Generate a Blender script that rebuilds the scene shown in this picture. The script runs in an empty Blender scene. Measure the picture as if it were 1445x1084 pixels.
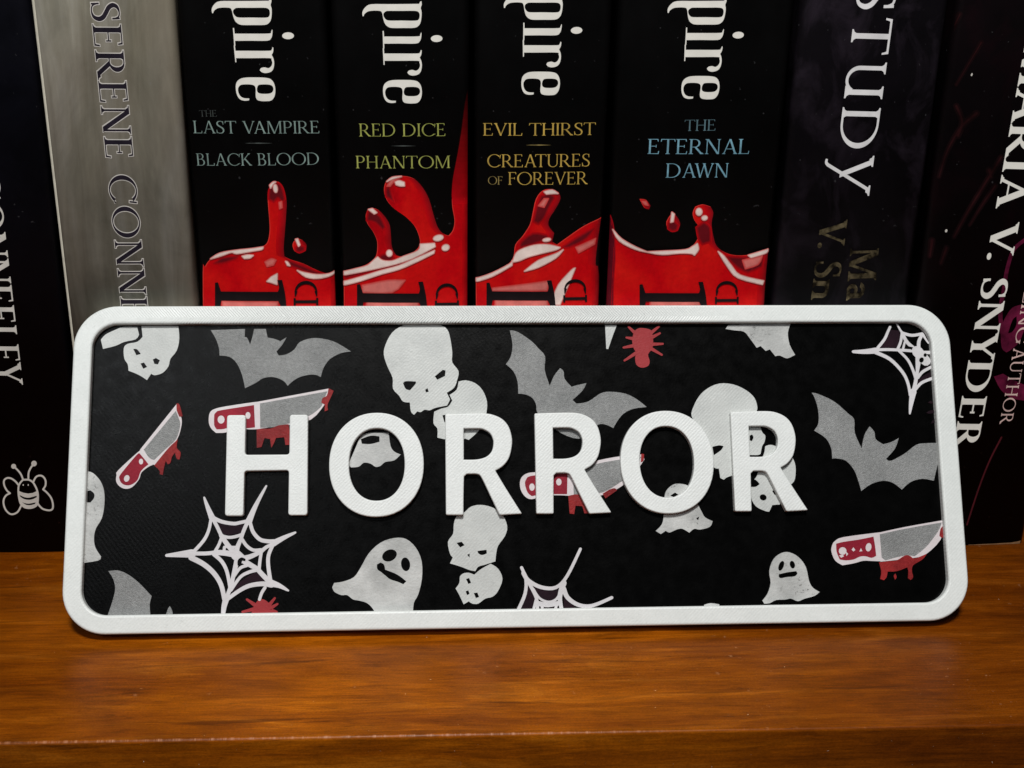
import bpy, bmesh, math, random
from mathutils import Vector, Matrix
from mathutils.geometry import delaunay_2d_cdt

random.seed(7)
S = bpy.context.scene
COL = S.collection
rad = math.radians

# ------------------------------------------------------------------ camera
FPX, PITCH, ROLL, YAW = 1759.247, 0.3672709, 0.0164155, -0.0557387
CAM = Vector((-0.0135245, -0.1880605, 0.1200087))
IMG_W, IMG_H = 1445.0, 1084.0
_f = Vector((0, math.cos(PITCH), -math.sin(PITCH)))
_u = Vector((0, math.sin(PITCH), math.cos(PITCH)))
_r = Vector((1, 0, 0))
_Z = Matrix.Rotation(YAW, 3, 'Z')
_f, _u, _r = _Z @ _f, _Z @ _u, _Z @ _r
RT = math.cos(ROLL) * _r + math.sin(ROLL) * _u
UP = -math.sin(ROLL) * _r + math.cos(ROLL) * _u
FW = _f
cam = bpy.data.cameras.new('camera')
cam.sensor_width = 36.0
cam.lens = FPX / IMG_W * 36.0
cam.clip_start, cam.clip_end = 0.01, 20
cam.dof.use_dof = True
cam.dof.focus_distance = 0.222
cam.dof.aperture_fstop = 110
co = bpy.data.objects.new('camera', cam)
COL.objects.link(co)
m = Matrix.Identity(4)
for i in range(3):
    m[i][0], m[i][1], m[i][2], m[i][3] = RT[i], UP[i], -FW[i], CAM[i]
co.matrix_world = m
S.camera = co

# ------------------------------------------------------------------ world, lamps, exposure
w = bpy.data.worlds.new('World')
S.world = w
w.use_nodes = True
w.node_tree.nodes['Background'].inputs[0].default_value = (0.85, 0.9, 1.0, 1)
w.node_tree.nodes['Background'].inputs[1].default_value = 0.03


def area(name, loc, target, size, energy, color):
    l = bpy.data.lights.new(name, 'AREA')
    l.shape = 'DISK'
    l.size = size
    l.energy = energy
    l.color = color
    o = bpy.data.objects.new(name, l)
    COL.objects.link(o)
    o.location = loc
    o.rotation_euler = (Vector(target) - Vector(loc)).to_track_quat('-Z', 'Y').to_euler()
    return o


area('ceiling_lamp', (-0.03, -0.30, 0.62), (0.0, 0.0, 0.03), 0.11, 4.25, (1.0, 0.995, 0.975))
area('room_lamp', (-0.30, -0.66, 0.66), (0.0, 0.0, 0.04), 0.22, 1.35, (0.93, 0.97, 1.0))
S.view_settings.view_transform = 'Standard'
S.view_settings.look = 'None'
S.view_settings.exposure = 0
S.view_settings.gamma = 1
S.view_settings.use_curve_mapping = False
S.render.engine = 'CYCLES'
S.cycles.use_denoising = True
S.cycles.max_bounces = 8


# ------------------------------------------------------------------ materials
def lin(c):
    c = c / 255.0
    return c / 12.92 if c <= 0.04045 else ((c + 0.055) / 1.055) ** 2.4


def rgb(r, g, b):
    return (lin(r), lin(g), lin(b), 1)


class Mat:
    def __init__(self, name, color=(0.5, 0.5, 0.5, 1), rough=0.5, spec=0.5):
        self.m = bpy.data.materials.new(name)
        self.m.use_nodes = True
        self.t = self.m.node_tree
        self.b = self.t.nodes['Principled BSDF']
        self.b.inputs['Base Color'].default_value = color
        self.b.inputs['Roughness'].default_value = rough
        self.b.inputs['Specular IOR Level'].default_value = spec
        self._tc = None

    def node(self, typ, **kw):
        n = self.t.nodes.new(typ)
        for k, v in kw.items():
            setattr(n, k, v)
        return n

    def link(self, a, b):
        self.t.links.new(a, b)

    def coords(self, scale=(1, 1, 1), rot=(0, 0, 0), loc=(0, 0, 0)):
        if self._tc is None:
            self._tc = self.node('ShaderNodeTexCoord')
        mp = self.node('ShaderNodeMapping')
        mp.inputs['Scale'].default_value = scale
        mp.inputs['Rotation'].default_value = rot
        mp.inputs['Location'].default_value = loc
        self.link(self._tc.outputs['Object'], mp.inputs['Vector'])
        return mp.outputs[0]

    def noise(self, vec, scale=1.0, detail=4, rough=0.55, dist=0.0):
        n = self.node('ShaderNodeTexNoise')
        n.inputs['Scale'].default_value = scale
        n.inputs['Detail'].default_value = detail
        n.inputs['Roughness'].default_value = rough
        n.inputs['Distortion'].default_value = dist
        self.link(vec, n.inputs['Vector'])
        return n.outputs['Fac']

    def ramp(self, fac, stops):
        r = self.node('ShaderNodeValToRGB')
        e = r.color_ramp.elements
        while len(e) < len(stops):
            e.new(0.5)
        for el, (p, c) in zip(e, stops):
            el.position = p
            el.color = c
        self.link(fac, r.inputs[0])
        return r.outputs[0]

    def mix(self, fac, a, b, mode='MIX'):
        n = self.node('ShaderNodeMix', data_type='RGBA', blend_type=mode)
        for sock, v in ((n.inputs[0], fac), (n.inputs[6], a), (n.inputs[7], b)):
            if hasattr(v, 'is_linked'):
                self.link(v, sock)
            else:
                sock.default_value = v
        return n.outputs[2]

    def color(self, sock):
        self.link(sock, self.b.inputs['Base Color'])

    def roughness(self, fac, lo, hi):
        n = self.node('ShaderNodeMapRange')
        n.inputs['To Min'].default_value = lo
        n.inputs['To Max'].default_value = hi
        self.link(fac, n.inputs['Value'])
        self.link(n.outputs[0], self.b.inputs['Roughness'])

    def bump(self, fac, strength=0.2, dist=0.0002, prev=None):
        n = self.node('ShaderNodeBump')
        n.inputs['Strength'].default_value = strength
        n.inputs['Distance'].default_value = dist
        self.link(fac, n.inputs['Height'])
        if prev is not None:
            self.link(prev, n.inputs['Normal'])
        self.link(n.outputs[0], self.b.inputs['Normal'])
        return n.outputs[0]


def v1(x):
    return (x, x, x, 1)


def plastic(name, c0, c1, rough=0.5, lines=0.0, pitch=0.00048, grain=0.25, angle=45, spec=0.4, gscale=2600, chevron=False, fleck=0.0, sparkle=0.0):
    """printed plastic: faint mottling, grain, and the diagonal beads of the top layer"""
    M = Mat(name, c0, rough, spec)
    n = M.noise(M.coords((1, 1, 1)), 160, 5, 0.6)
    col = M.ramp(n, [(0.3, c0), (0.7, c1)])
    # grain of the printed layer, and scattered specks of dirt
    col = M.mix(0.32 + sparkle * 0.7, col, M.ramp(M.noise(M.coords(), 1700, 4, 0.7), [(0.3, v1(0.84 - sparkle * 0.35)), (0.7, v1(1.12 + sparkle * 0.45))]), 'MULTIPLY')
    if fleck:
        fm = M.ramp(M.noise(M.coords(), 1250, 4, 0.6), [(0.60, v1(0)), (0.70, v1(1))])
        fz = M.ramp(M.noise(M.coords((1, 1, 1), (0, 0, 0), (3, 7, 1)), 110, 3), [(0.45, v1(0)), (0.62, v1(fleck))])
        col = M.mix(M.mix(1.0, fm, fz, 'MULTIPLY'), col, (0.06, 0.058, 0.055, 1))
    M.color(col)
    M.roughness(M.noise(M.coords(), 500, 3), rough - 0.12, rough + 0.12)
    prev = M.bump(M.noise(M.coords(), gscale, 3, 0.6), grain, 0.00012)
    if lines:
        wv = M.node('ShaderNodeTexWave', wave_type='BANDS', bands_direction='X')
        wv.inputs['Scale'].default_value = 0.314 / pitch / 1.0
        wv.inputs['Distortion'].default_value = 1.2
        wv.inputs['Detail'].default_value = 2
        wv.inputs['Detail Scale'].default_value = 2.0
        M.link(M.coords((1, 1, 1), (0, 0, rad(angle))), wv.inputs['Vector'])
        amount = M.ramp(M.noise(M.coords((1, 2, 1)), 45, 2), [(0.35, v1(0)), (0.62, v1(1))])
        h = M.mix(amount, v1(0.5), wv.outputs['Color'])
        prev = M.bump(h, lines, 0.00018, prev)
    if chevron:
        # herringbone beads where the nozzle turned back and forth along the top bar
        sep = M.node('ShaderNodeSeparateXYZ')
        M.link(M._tc.outputs['Object'], sep.inputs[0])

        def op(o, a, b):
            n_ = M.node('ShaderNodeMath', operation=o)
            for i_, v_ in enumerate((a, b)):
                if hasattr(v_, 'is_linked'):
                    M.link(v_, n_.inputs[i_])
                elif v_ is not None:
                    n_.inputs[i_].default_value = v_
            return n_.outputs[0]
        fold = op('ABSOLUTE', op('SUBTRACT', sep.outputs['Y'], 0.0558), None)
        lane = op('ADD', sep.outputs['X'], op('MULTIPLY', fold, 0.9))
        wob = op('MULTIPLY', M.noise(M.coords(), 900, 2), 0.0004)
        teeth = op('SINE', op('MULTIPLY', op('ADD', lane, wob), 2 * math.pi / 0.00052), None)
        top = M.node('ShaderNodeMapRange')
        top.inputs['From Min'].default_value, top.inputs['From Max'].default_value = 0.0540, 0.0546
        M.link(sep.outputs['Y'], top.inputs['Value'])
        span = M.ramp(op('ADD', op('MULTIPLY', sep.outputs['X'], 4.0), 0.5), [(0.22, v1(0.12)), (0.38, v1(1)), (0.56, v1(1)), (0.66, v1(0.08))])
        hh = op('MULTIPLY', op('MULTIPLY', teeth, top.outputs[0]), span)
        M.bump(hh, 0.75, 0.00007, prev)
    return M.m


WHITE = plastic('white_printed_plastic', (0.71, 0.735, 0.715, 1), (0.775, 0.80, 0.78, 1), 0.40, lines=0.07, chevron=True, fleck=0.18)
WHITE_LETTER = plastic('white_letter_plastic', (0.72, 0.74, 0.725, 1), (0.785, 0.805, 0.79, 1), 0.45, lines=0.14, grain=0.5)
BLACK = plastic('black_printed_plastic', v1(0.0007), v1(0.0016), 0.30, lines=0.04, pitch=0.0007, grain=0.15, angle=-38, spec=0.065)
BONE = plastic('white_inlay_plastic', (0.48, 0.495, 0.48, 1), (0.59, 0.605, 0.585, 1), 0.45, lines=0.10, grain=0.4, fleck=0.15)
GHOSTW = plastic('worn_white_inlay_plastic', (0.34, 0.345, 0.335, 1), (0.58, 0.585, 0.57, 1), 0.5, grain=0.6, fleck=0.85)
SILVER = plastic('grey_glitter_plastic', (0.205, 0.209, 0.207, 1), (0.285, 0.289, 0.286, 1), 0.42, grain=1.6, spec=0.6, gscale=5200, sparkle=0.45)
RED = plastic('red_inlay_plastic', (0.28, 0.024, 0.028, 1), (0.37, 0.040, 0.045, 1), 0.5, grain=0.4, spec=0.15)
CRIMSON = plastic('crimson_grip_plastic', (0.20, 0.010, 0.024, 1), (0.30, 0.014, 0.030, 1), 0.5, grain=0.4, sparkle=0.2, spec=0.12)
DRIP = plastic('blood_drip_plastic', (0.16, 0.012, 0.014, 1), (0.34, 0.026, 0.026, 1), 0.45, grain=0.6, sparkle=0.4, spec=0.12)
PINKW = plastic('pinkish_white_inlay_plastic', (0.60, 0.53, 0.54, 1), (0.70, 0.65, 0.66, 1), 0.5)
PURPLE = plastic('dark_purple_inlay_plastic', (0.007, 0.003, 0.006, 1), (0.022, 0.008, 0.014, 1), 0.5, spec=0.08)
WEBW = plastic('web_inlay_plastic', (0.56, 0.54, 0.55, 1), (0.68, 0.66, 0.68, 1), 0.5)


def wood():
    M = Mat('varnished_orange_wood', rough=0.33, spec=0.13)
    warp = M.noise(M.coords((9, 26, 26)), 1.0, 3)
    add = M.node('ShaderNodeVectorMath', operation='MULTIPLY_ADD')
    M.link(warp, add.inputs[0])
    add.inputs[1].default_value = (0.0, 0.006, 0.006)
    M.link(M.coords(), add.inputs[2])

    def stretch(sc):
        mp = M.node('ShaderNodeMapping')
        mp.inputs['Scale'].default_value = sc
        M.link(add.outputs[0], mp.inputs['Vector'])
        return mp.outputs[0]
    streak = M.noise(stretch((26, 260, 260)), 1.0, 7, 0.66, 0.9)
    fine = M.noise(stretch((170, 2900, 2900)), 1.0, 5, 0.7, 0.5)
    broad = M.noise(stretch((16, 75, 75)), 1.0, 4, 0.55, 0.8)
    blotch = M.noise(M.coords((70, 130, 130)), 1.0, 5, 0.62, 0.6)
    base = M.ramp(streak, [(0.30, (0.085, 0.020, 0.0006, 1)), (0.47, (0.235, 0.060, 0.0012, 1)), (0.56, (0.31, 0.086, 0.0016, 1)), (0.72, (0.52, 0.175, 0.014, 1))])
    base = M.mix(0.45, base, M.ramp(broad, [(0.32, (0.15, 0.033, 0.0008, 1)), (0.68, (0.41, 0.120, 0.003, 1))]))
    base = M.mix(0.6, base, M.ramp(blotch, [(0.3, v1(0.55)), (0.5, v1(1.0)), (0.72, (1.35, 1.4, 1.7, 1))]), 'MULTIPLY')
    base = M.mix(0.55, base, M.ramp(fine, [(0.3, v1(0.4)), (0.7, v1(1.42))]), 'MULTIPLY')
    speck = M.noise(M.coords((1, 1.6, 1.6)), 2600, 4, 0.7)
    base = M.mix(0.55, base, M.ramp(speck, [(0.3, v1(0.55)), (0.7, v1(1.35))]), 'MULTIPLY')
    dark = M.ramp(M.noise(stretch((34, 420, 420)), 1.0, 5, 0.6, 0.6), [(0.60, v1(0)), (0.70, v1(0.65))])
    base = M.mix(dark, base, (0.055, 0.013, 0.0015, 1))
    # light falloff painted into the wood: brighter mid-length, darker towards both ends
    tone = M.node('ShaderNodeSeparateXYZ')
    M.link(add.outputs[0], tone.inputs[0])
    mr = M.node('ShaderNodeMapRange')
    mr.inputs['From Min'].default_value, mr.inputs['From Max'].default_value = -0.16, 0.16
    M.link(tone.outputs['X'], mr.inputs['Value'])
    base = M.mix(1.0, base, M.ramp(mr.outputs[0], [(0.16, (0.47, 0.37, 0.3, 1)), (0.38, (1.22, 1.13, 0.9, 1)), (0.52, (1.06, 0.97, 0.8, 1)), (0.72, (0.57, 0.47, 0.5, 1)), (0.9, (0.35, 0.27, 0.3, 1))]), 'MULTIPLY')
    # pores and scuffs
    pores = M.ramp(M.noise(stretch((260, 1900, 1900)), 1.0, 2, 0.5), [(0.66, v1(0)), (0.74, v1(1))])
    base = M.mix(M.mix(1.0, pores, v1(0.45), 'MULTIPLY'), base, (0.06, 0.014, 0.002, 1))
    scuff = M.ramp(M.noise(M.coords((1, 1, 1)), 620, 5, 0.65), [(0.64, v1(0)), (0.72, v1(1))])
    patch = M.ramp(M.noise(M.coords((1, 1, 1)), 38, 2), [(0.5, v1(0)), (0.68, v1(1))])
    base = M.mix(M.mix(1.0, M.mix(1.0, scuff, patch, 'MULTIPLY'), v1(0.7), 'MULTIPLY'), base, (0.50, 0.26, 0.13, 1))
    dust = M.ramp(M.noise(M.coords((1, 1, 1), (0, 0, 0), (5, 2, 9)), 1300, 2, 0.5), [(0.765, v1(0)), (0.80, v1(0.9))])
    base = M.mix(dust, base, (0.66, 0.52, 0.40, 1))
    # worn varnish plus a painted highlight, in dashes along the front arris
    geo = M.node('ShaderNodeSeparateXYZ')
    M.link(M._tc.outputs['Object'], geo.inputs[0])

    def window(out, lo, hi, soft):
        a = M.node('ShaderNodeMapRange')
        M.link(out, a.inputs['Value'])
        a.inputs['From Min'].default_value, a.inputs['From Max'].default_value = lo - soft, lo
        b = M.node('ShaderNodeMapRange')
        M.link(out, b.inputs['Value'])
        b.inputs['From Min'].default_value, b.inputs['From Max'].default_value = hi + soft, hi
        mu = M.node('ShaderNodeMath', operation='MULTIPLY')
        M.link(a.outputs[0], mu.inputs[0])
        M.link(b.outputs[0], mu.inputs[1])
        return mu.outputs[0]
    ey = window(geo.outputs['Y'], -0.02735, -0.02710, 0.00008)
    ex = window(geo.outputs['X'], -0.074, 0.004, 0.02)
    dash = M.ramp(M.noise(M.coords((700, 0, 0)), 1.0, 6, 0.75), [(0.49, v1(0)), (0.62, v1(0.85))])
    wear = M.mix(1.0, M.mix(1.0, ey, ex, 'MULTIPLY'), dash, 'MULTIPLY')
    base = M.mix(wear, base, (0.50, 0.22, 0.11, 1))
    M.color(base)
    M.roughness(M.noise(M.coords((30, 120, 120)), 1.0, 4), 0.26, 0.5)
    p = M.bump(streak, 0.18, 0.0003)
    M.bump(M.noise(M.coords(), 700, 4, 0.6), 0.22, 0.00012, p)
    return M.m


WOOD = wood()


def coated(name, c0, c1, scale=(60, 60, 60), rough=0.42, spec=0.10, extra=None, dust=0.5):
    M = Mat(name, c0, rough, spec)
    c = M.ramp(M.noise(M.coords(scale), 1.0, 5, 0.6, 0.4), [(0.35, c0), (0.68, c1)])
    if extra:
        c = extra(M, c)
    # pinprick dust and rubbed spots
    d = M.ramp(M.noise(M.coords(), 900, 2, 0.5), [(0.735, v1(0)), (0.78, v1(1))])
    c = M.mix(M.mix(1.0, d, v1(dust * 0.35), 'MULTIPLY'), c, (0.25, 0.25, 0.26, 1))
    M.color(c)
    M.roughness(M.noise(M.coords(), 130, 4), rough - 0.1, rough + 0.14)
    M.bump(M.noise(M.coords((1, 1, 1)), 420, 4), 0.10, 0.0002)
    return M.m


def grey_paint(M, c):
    wide = M.noise(M.coords((105, 30, 13), (0, rad(5), 0)), 1.0, 5, 0.58, 1.3)
    c2 = M.ramp(wide, [(0.25, (0.17, 0.158, 0.115, 1)), (0.45, (0.255, 0.238, 0.19, 1)), (0.6, (0.33, 0.315, 0.27, 1)), (0.78, (0.45, 0.45, 0.39, 1))])
    fine = M.noise(M.coords((420, 60, 40), (0, rad(9), 0)), 1.0, 5, 0.65, 0.8)
    c2 = M.mix(0.35, c2, M.ramp(fine, [(0.3, v1(0.42)), (0.7, v1(1.4))]), 'MULTIPLY')
    blot = M.noise(M.coords((70, 30, 34), (0, rad(-12), 0)), 1.0, 6, 0.62, 1.6)
    c2 = M.mix(0.6, c2, M.ramp(blot, [(0.3, v1(0.55)), (0.52, v1(1.0)), (0.72, v1(1.35))]), 'MULTIPLY')
    warm = M.noise(M.coords((55, 40, 25)), 1.0, 2)
    return M.mix(M.ramp(warm, [(0.42, v1(0)), (0.62, v1(0.6))]), c2, M.mix(0.5, c2, (0.24, 0.185, 0.135, 1)))


def purple_haze(M, c):
    n = M.noise(M.coords((120, 60, 70)), 1.0, 6, 0.62, 0.6)
    return M.mix(M.ramp(n, [(0.48, v1(0)), (0.8, v1(0.8))]), c, (0.040, 0.029, 0.043, 1))


def red_haze(M, c):
    n = M.noise(M.coords((110, 60, 60)), 1.0, 5, 0.6, 0.8)
    return M.mix(M.ramp(n, [(0.52, v1(0)), (0.82, v1(0.75))]), c, (0.011, 0.002, 0.004, 1))


COVER = {
    'navy': coated('navy_black_cover', (0.0020, 0.0020, 0.0036, 1), (0.0055, 0.0055, 0.0095, 1)),
    'grey': coated('grey_painted_cover', v1(0.1), v1(0.15), rough=0.5, extra=grey_paint),
    'black': coated('black_glossy_cover', (0.0013, 0.0012, 0.0012, 1), (0.0026, 0.0024, 0.0025, 1), rough=0.45),
    'purple': coated('purple_black_cover', (0.0026, 0.0020, 0.0028, 1), (0.0060, 0.0045, 0.0065, 1), rough=0.5, extra=purple_haze),
    'wine': coated('wine_black_cover', (0.0020, 0.0013, 0.0016, 1), (0.0040, 0.0018, 0.0026, 1), rough=0.45, extra=red_haze),
}
PAGES = Mat('cream_page_edges', (0.62, 0.55, 0.42, 1), 0.8, 0.2)
PAGES.color(PAGES.ramp(PAGES.noise(PAGES.coords((2600, 1, 1)), 1.0, 2), [(0.3, (0.42, 0.36, 0.26, 1)), (0.7, (0.66, 0.60, 0.48, 1))]))
PAGES = PAGES.m


def ink(name, c, var=0.18, rough=0.45, spec=0.12, scale=350, wear=0.0):
    M = Mat(name, c, rough, spec)
    d = tuple(x * (1 - var) for x in c[:3]) + (1,)
    u = tuple(min(1, x * (1 + var)) for x in c[:3]) + (1,)
    out = M.ramp(M.noise(M.coords(), scale, 5, 0.6), [(0.3, d), (0.7, u)])
    if wear:
        wmask = M.ramp(M.noise(M.coords(), 520, 5, 0.7), [(0.42, v1(0)), (0.62, v1(wear))])
        out = M.mix(wmask, out, v1(0.012))
    M.color(out)
    return M.m


DIMCREAM = ink('dim_cream_ink', (0.62, 0.58, 0.53, 1), 0.10)
CREAM = ink('cream_ink', (0.86, 0.83, 0.76, 1), 0.06)
OFFW = ink('off_white_ink', (0.78, 0.76, 0.76, 1), 0.12)
TEAL = ink('pale_teal_ink', (0.235, 0.32, 0.29, 1), 0.2, wear=0.35)
DIMG = ink('dim_grey_ink', (0.075, 0.085, 0.08, 1), 0.2, wear=0.5)
OLIVE = ink('olive_yellow_ink', (0.38, 0.40, 0.10, 1), 0.2, wear=0.35)
OCHRE = ink('ochre_gold_ink', (0.56, 0.37, 0.08, 1), 0.2, wear=0.3)
OCHREDIM = ink('dim_ochre_ink', (0.27, 0.20, 0.07, 1), 0.2, wear=0.4)
SKYB = ink('pale_blue_ink', (0.20, 0.40, 0.50, 1), 0.2, wear=0.3)
SKYDIM = ink('dim_blue_ink', (0.11, 0.19, 0.22, 1), 0.2, wear=0.4)
BLACKINK = ink('black_ink', (0.008, 0.005, 0.006, 1), 0.3)
PLUMINK = ink('plum_black_ink', (0.018, 0.014, 0.022, 1), 0.3)
LIGHTGREY = ink('light_outline_ink', (0.60, 0.56, 0.52, 1), 0.15)
EDGEW = ink('worn_paper_edge', (0.85, 0.80, 0.66, 1), 0.15, scale=600)
TANEDGE = ink('tan_worn_edge', (0.26, 0.14, 0.07, 1), 0.3, scale=600)
GOLD = Mat('gold_foil', (0.40, 0.31, 0.16, 1), 0.38, 0.5)
GOLD.b.inputs['Metallic'].default_value = 0.75
GOLD.color(GOLD.ramp(GOLD.noise(GOLD.coords(), 700, 4), [(0.38, (0.030, 0.022, 0.012, 1)), (0.72, (0.42, 0.33, 0.18, 1))]))
GOLD.bump(GOLD.noise(GOLD.coords(), 900, 3), 0.6, 0.0002)
GOLD = GOLD.m
MAGENTA = ink('magenta_ink', (0.105, 0.007, 0.030, 1), 0.8, scale=260)
DULLRED = ink('dull_red_ink', (0.019, 0.0038, 0.0045, 1), 0.7, scale=160)
DEEPRED = ink('deep_red_ink', (0.0068, 0.0018, 0.0022, 1), 0.6, scale=160)


def blood(name, lo, mid, hi):
    M = Mat(name, mid, 0.4, 0.10)
    n = M.noise(M.coords((90, 60, 60)), 1.0, 4, 0.5, 0.7)
    c = M.ramp(n, [(0.28, lo), (0.48, mid), (0.72, hi)])
    c = M.mix(0.25, c, M.ramp(M.noise(M.coords(), 1500, 3), [(0.3, v1(0.6)), (0.7, v1(1.3))]), 'MULTIPLY')
    M.color(c)
    return M.m


BLOOD = blood('red_splash_ink', (0.33, 0.0012, 0.005, 1), (0.54, 0.0020, 0.005, 1), (0.68, 0.011, 0.007, 1))
BLOODDK = blood('dark_red_splash_ink', (0.10, 0.004, 0.008, 1), (0.20, 0.008, 0.012, 1), (0.32, 0.014, 0.016, 1))
GLINT = ink('pink_white_ink', (0.72, 0.50, 0.46, 1), 0.25, scale=250)
GLINTMID = ink('rose_ink', (0.58, 0.15, 0.14, 1), 0.45, scale=200)
WINE = blood('wine_red_splash_ink', (0.06, 0.003, 0.008, 1), (0.16, 0.006, 0.014, 1), (0.30, 0.010, 0.02, 1))


# ------------------------------------------------------------------ 2-D shapes
def ccw(p):
    a = sum(p[i - 1][0] * p[i][1] - p[i][0] * p[i - 1][1] for i in range(len(p)))
    return list(p) if a > 0 else list(p)[::-1]


def clean(p, eps=1e-4):
    out = []
    for q in p:
        if not out or math.hypot(q[0] - out[-1][0], q[1] - out[-1][1]) > eps:
            out.append((q[0], q[1]))
    if len(out) > 1 and math.hypot(out[0][0] - out[-1][0], out[0][1] - out[-1][1]) <= eps:
        out.pop()
    return out


def smooth(p, corner=48, n=3):
    """closed Catmull-Rom through the points, corners sharper than CORNER degrees stay sharp"""
    N = len(p)
    sharp = []
    for i in range(N):
        a = Vector(p[i]) - Vector(p[i - 1])
        b = Vector(p[(i + 1) % N]) - Vector(p[i])
        sharp.append(a.length < 1e-9 or b.length < 1e-9 or math.degrees(a.angle(b)) > corner)
    out = []
    for i in range(N):
        p1, p2 = Vector(p[i]), Vector(p[(i + 1) % N])
        p0 = p1 if sharp[i] else Vector(p[i - 1])
        p3 = p2 if sharp[(i + 1) % N] else Vector(p[(i + 2) % N])
        m1, m2 = (p2 - p0) / 2, (p3 - p1) / 2
        for k in range(n):
            t = k / n
            q = (2 * t**3 - 3 * t**2 + 1) * p1 + (t**3 - 2 * t**2 + t) * m1 + (-2 * t**3 + 3 * t**2) * p2 + (t**3 - t**2) * m2
            out.append((q.x, q.y))
    return out


def curve(p, n=4):
    """open Catmull-Rom"""
    p = [Vector(q) for q in p]
    out = []
    for i in range(len(p) - 1):
        p0, p1, p2, p3 = p[max(i - 1, 0)], p[i], p[i + 1], p[min(i + 2, len(p) - 1)]
        for k in range(n):
            t = k / n
            q = 0.5 * (2 * p1 + (p2 - p0) * t + (2 * p0 - 5 * p1 + 4 * p2 - p3) * t * t + (-p0 + 3 * p1 - 3 * p2 + p3) * t**3)
            out.append((q.x, q.y))
    out.append((p[-1].x, p[-1].y))
    return out


def ell(cx, cy, rx, ry, rot=0, n=20):
    c, s = math.cos(rad(rot)), math.sin(rad(rot))
    return [(cx + rx * math.cos(a) * c - ry * math.sin(a) * s, cy + rx * math.cos(a) * s + ry * math.sin(a) * c)
            for a in (2 * math.pi * k / n for k in range(n))]


def stroke(p, w0, w1=None, n=4, cap=True):
    """list of polygons covering a line of changing width"""
    w1 = w0 if w1 is None else w1
    q = curve(p, n) if len(p) > 2 else [tuple(p[0]), tuple(p[1])]
    if len(p) == 2:
        q = [(q[0][0] + (q[1][0] - q[0][0]) * k / 3, q[0][1] + (q[1][1] - q[0][1]) * k / 3) for k in range(4)]
    N = len(q)
    L, R = [], []
    for i in range(N):
        a, b = Vector(q[max(i - 1, 0)]), Vector(q[min(i + 1, N - 1)])
        d = (b - a)
        d = d.normalized() if d.length > 1e-9 else Vector((1, 0))
        nrm = Vector((-d.y, d.x))
        ww = (w0 + (w1 - w0) * i / (N - 1)) / 2
        L.append(tuple(Vector(q[i]) + nrm * ww))
        R.append(tuple(Vector(q[i]) - nrm * ww))
    polys = [[L[i], L[i + 1], R[i + 1], R[i]] for i in range(N - 1)]
    if cap:
        for i, ww in ((0, w0), (N - 1, w1)):
            if ww > 0:
                polys.append(ell(q[i][0], q[i][1], ww / 2, ww / 2, 0, 10))
    return polys


def winding(x, y, p):
    w_ = 0
    x0, y0 = p[-1]
    for x1, y1 in p:
        if y0 <= y:
            if y1 > y and (x1 - x0) * (y - y0) - (x - x0) * (y1 - y0) > 0:
                w_ += 1
        elif y1 <= y and (x1 - x0) * (y - y0) - (x - x0) * (y1 - y0) < 0:
            w_ -= 1
        x0, y0 = x1, y1
    return w_


def fill(polys, holes=(), lines=()):
    """union of POLYS minus HOLES, cut along LINES -> (points, triangles)"""
    vs, es = [], []
    sets = ([], [])
    for group, out in ((polys, sets[0]), (holes, sets[1])):
        for p in group:
            p = ccw(clean(p))
            if len(p) < 3:
                continue
            k = len(vs)
            vs += [Vector(q) for q in p]
            es += [(k + i, k + (i + 1) % len(p)) for i in range(len(p))]
            xs, ys = [q[0] for q in p], [q[1] for q in p]
            out.append((min(xs), min(ys), max(xs), max(ys), p))
    for a, b in lines:
        k = len(vs)
        vs += [Vector(a), Vector(b)]
        es.append((k, k + 1))
    ov, _, of, _, _, _ = delaunay_2d_cdt(vs, es, [], 0, 1e-5, False)

    def inside(x, y, st):
        return any(l <= x <= r and d <= y <= u and winding(x, y, p) for l, d, r, u, p in st)
    keep = []
    for f in of:
        x = sum(ov[i].x for i in f) / len(f)
        y = sum(ov[i].y for i in f) / len(f)
        if inside(x, y, sets[0]) and not inside(x, y, sets[1]):
            (a, b, c) = (ov[f[0]], ov[f[1]], ov[f[2]])
            keep.append(list(f) if (b - a).cross(c - a) > 0 else list(f)[::-1])
    used = sorted({i for f in keep for i in f})
    mp = {i: k for k, i in enumerate(used)}
    return [ov[i] for i in used], [[mp[i] for i in f] for f in keep]


def link_mesh(name, verts, faces, mat, parent=None, smooth_shade=False, mats=None, idx=None):
    me = bpy.data.meshes.new(name)
    me.from_pydata([tuple(v) for v in verts], [], faces)
    if mats:
        for x in mats:
            me.materials.append(x)
        me.polygons.foreach_set('material_index', idx)
    else:
        me.materials.append(mat)
    if smooth_shade:
        me.polygons.foreach_set('use_smooth', [True] * len(me.polygons))
    me.update()
    o = bpy.data.objects.new(name, me)
    COL.objects.link(o)
    if parent is not None:
        o.parent = parent
    return o


def slab(name, polys, mat, z0, z1, parent=None, holes=()):
    """flat-topped relief: union of polygons (mm) raised from z0 to z1 (mm)"""
    pts, tris = fill(polys, holes)
    n = len(pts)
    verts = [(p.x / 1000, p.y / 1000, z1 / 1000) for p in pts] + [(p.x / 1000, p.y / 1000, z0 / 1000) for p in pts]
    cnt = {}
    for f in tris:
        for i in range(len(f)):
            e = (f[i - 1], f[i])
            cnt[e] = cnt.get(e, 0) + 1
    faces = [list(f) for f in tris]
    for (a, b) in cnt:
        if (b, a) not in cnt:
            faces.append([b, a, a + n, b + n])
    return link_mesh(name, verts, faces, mat, parent)


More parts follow.
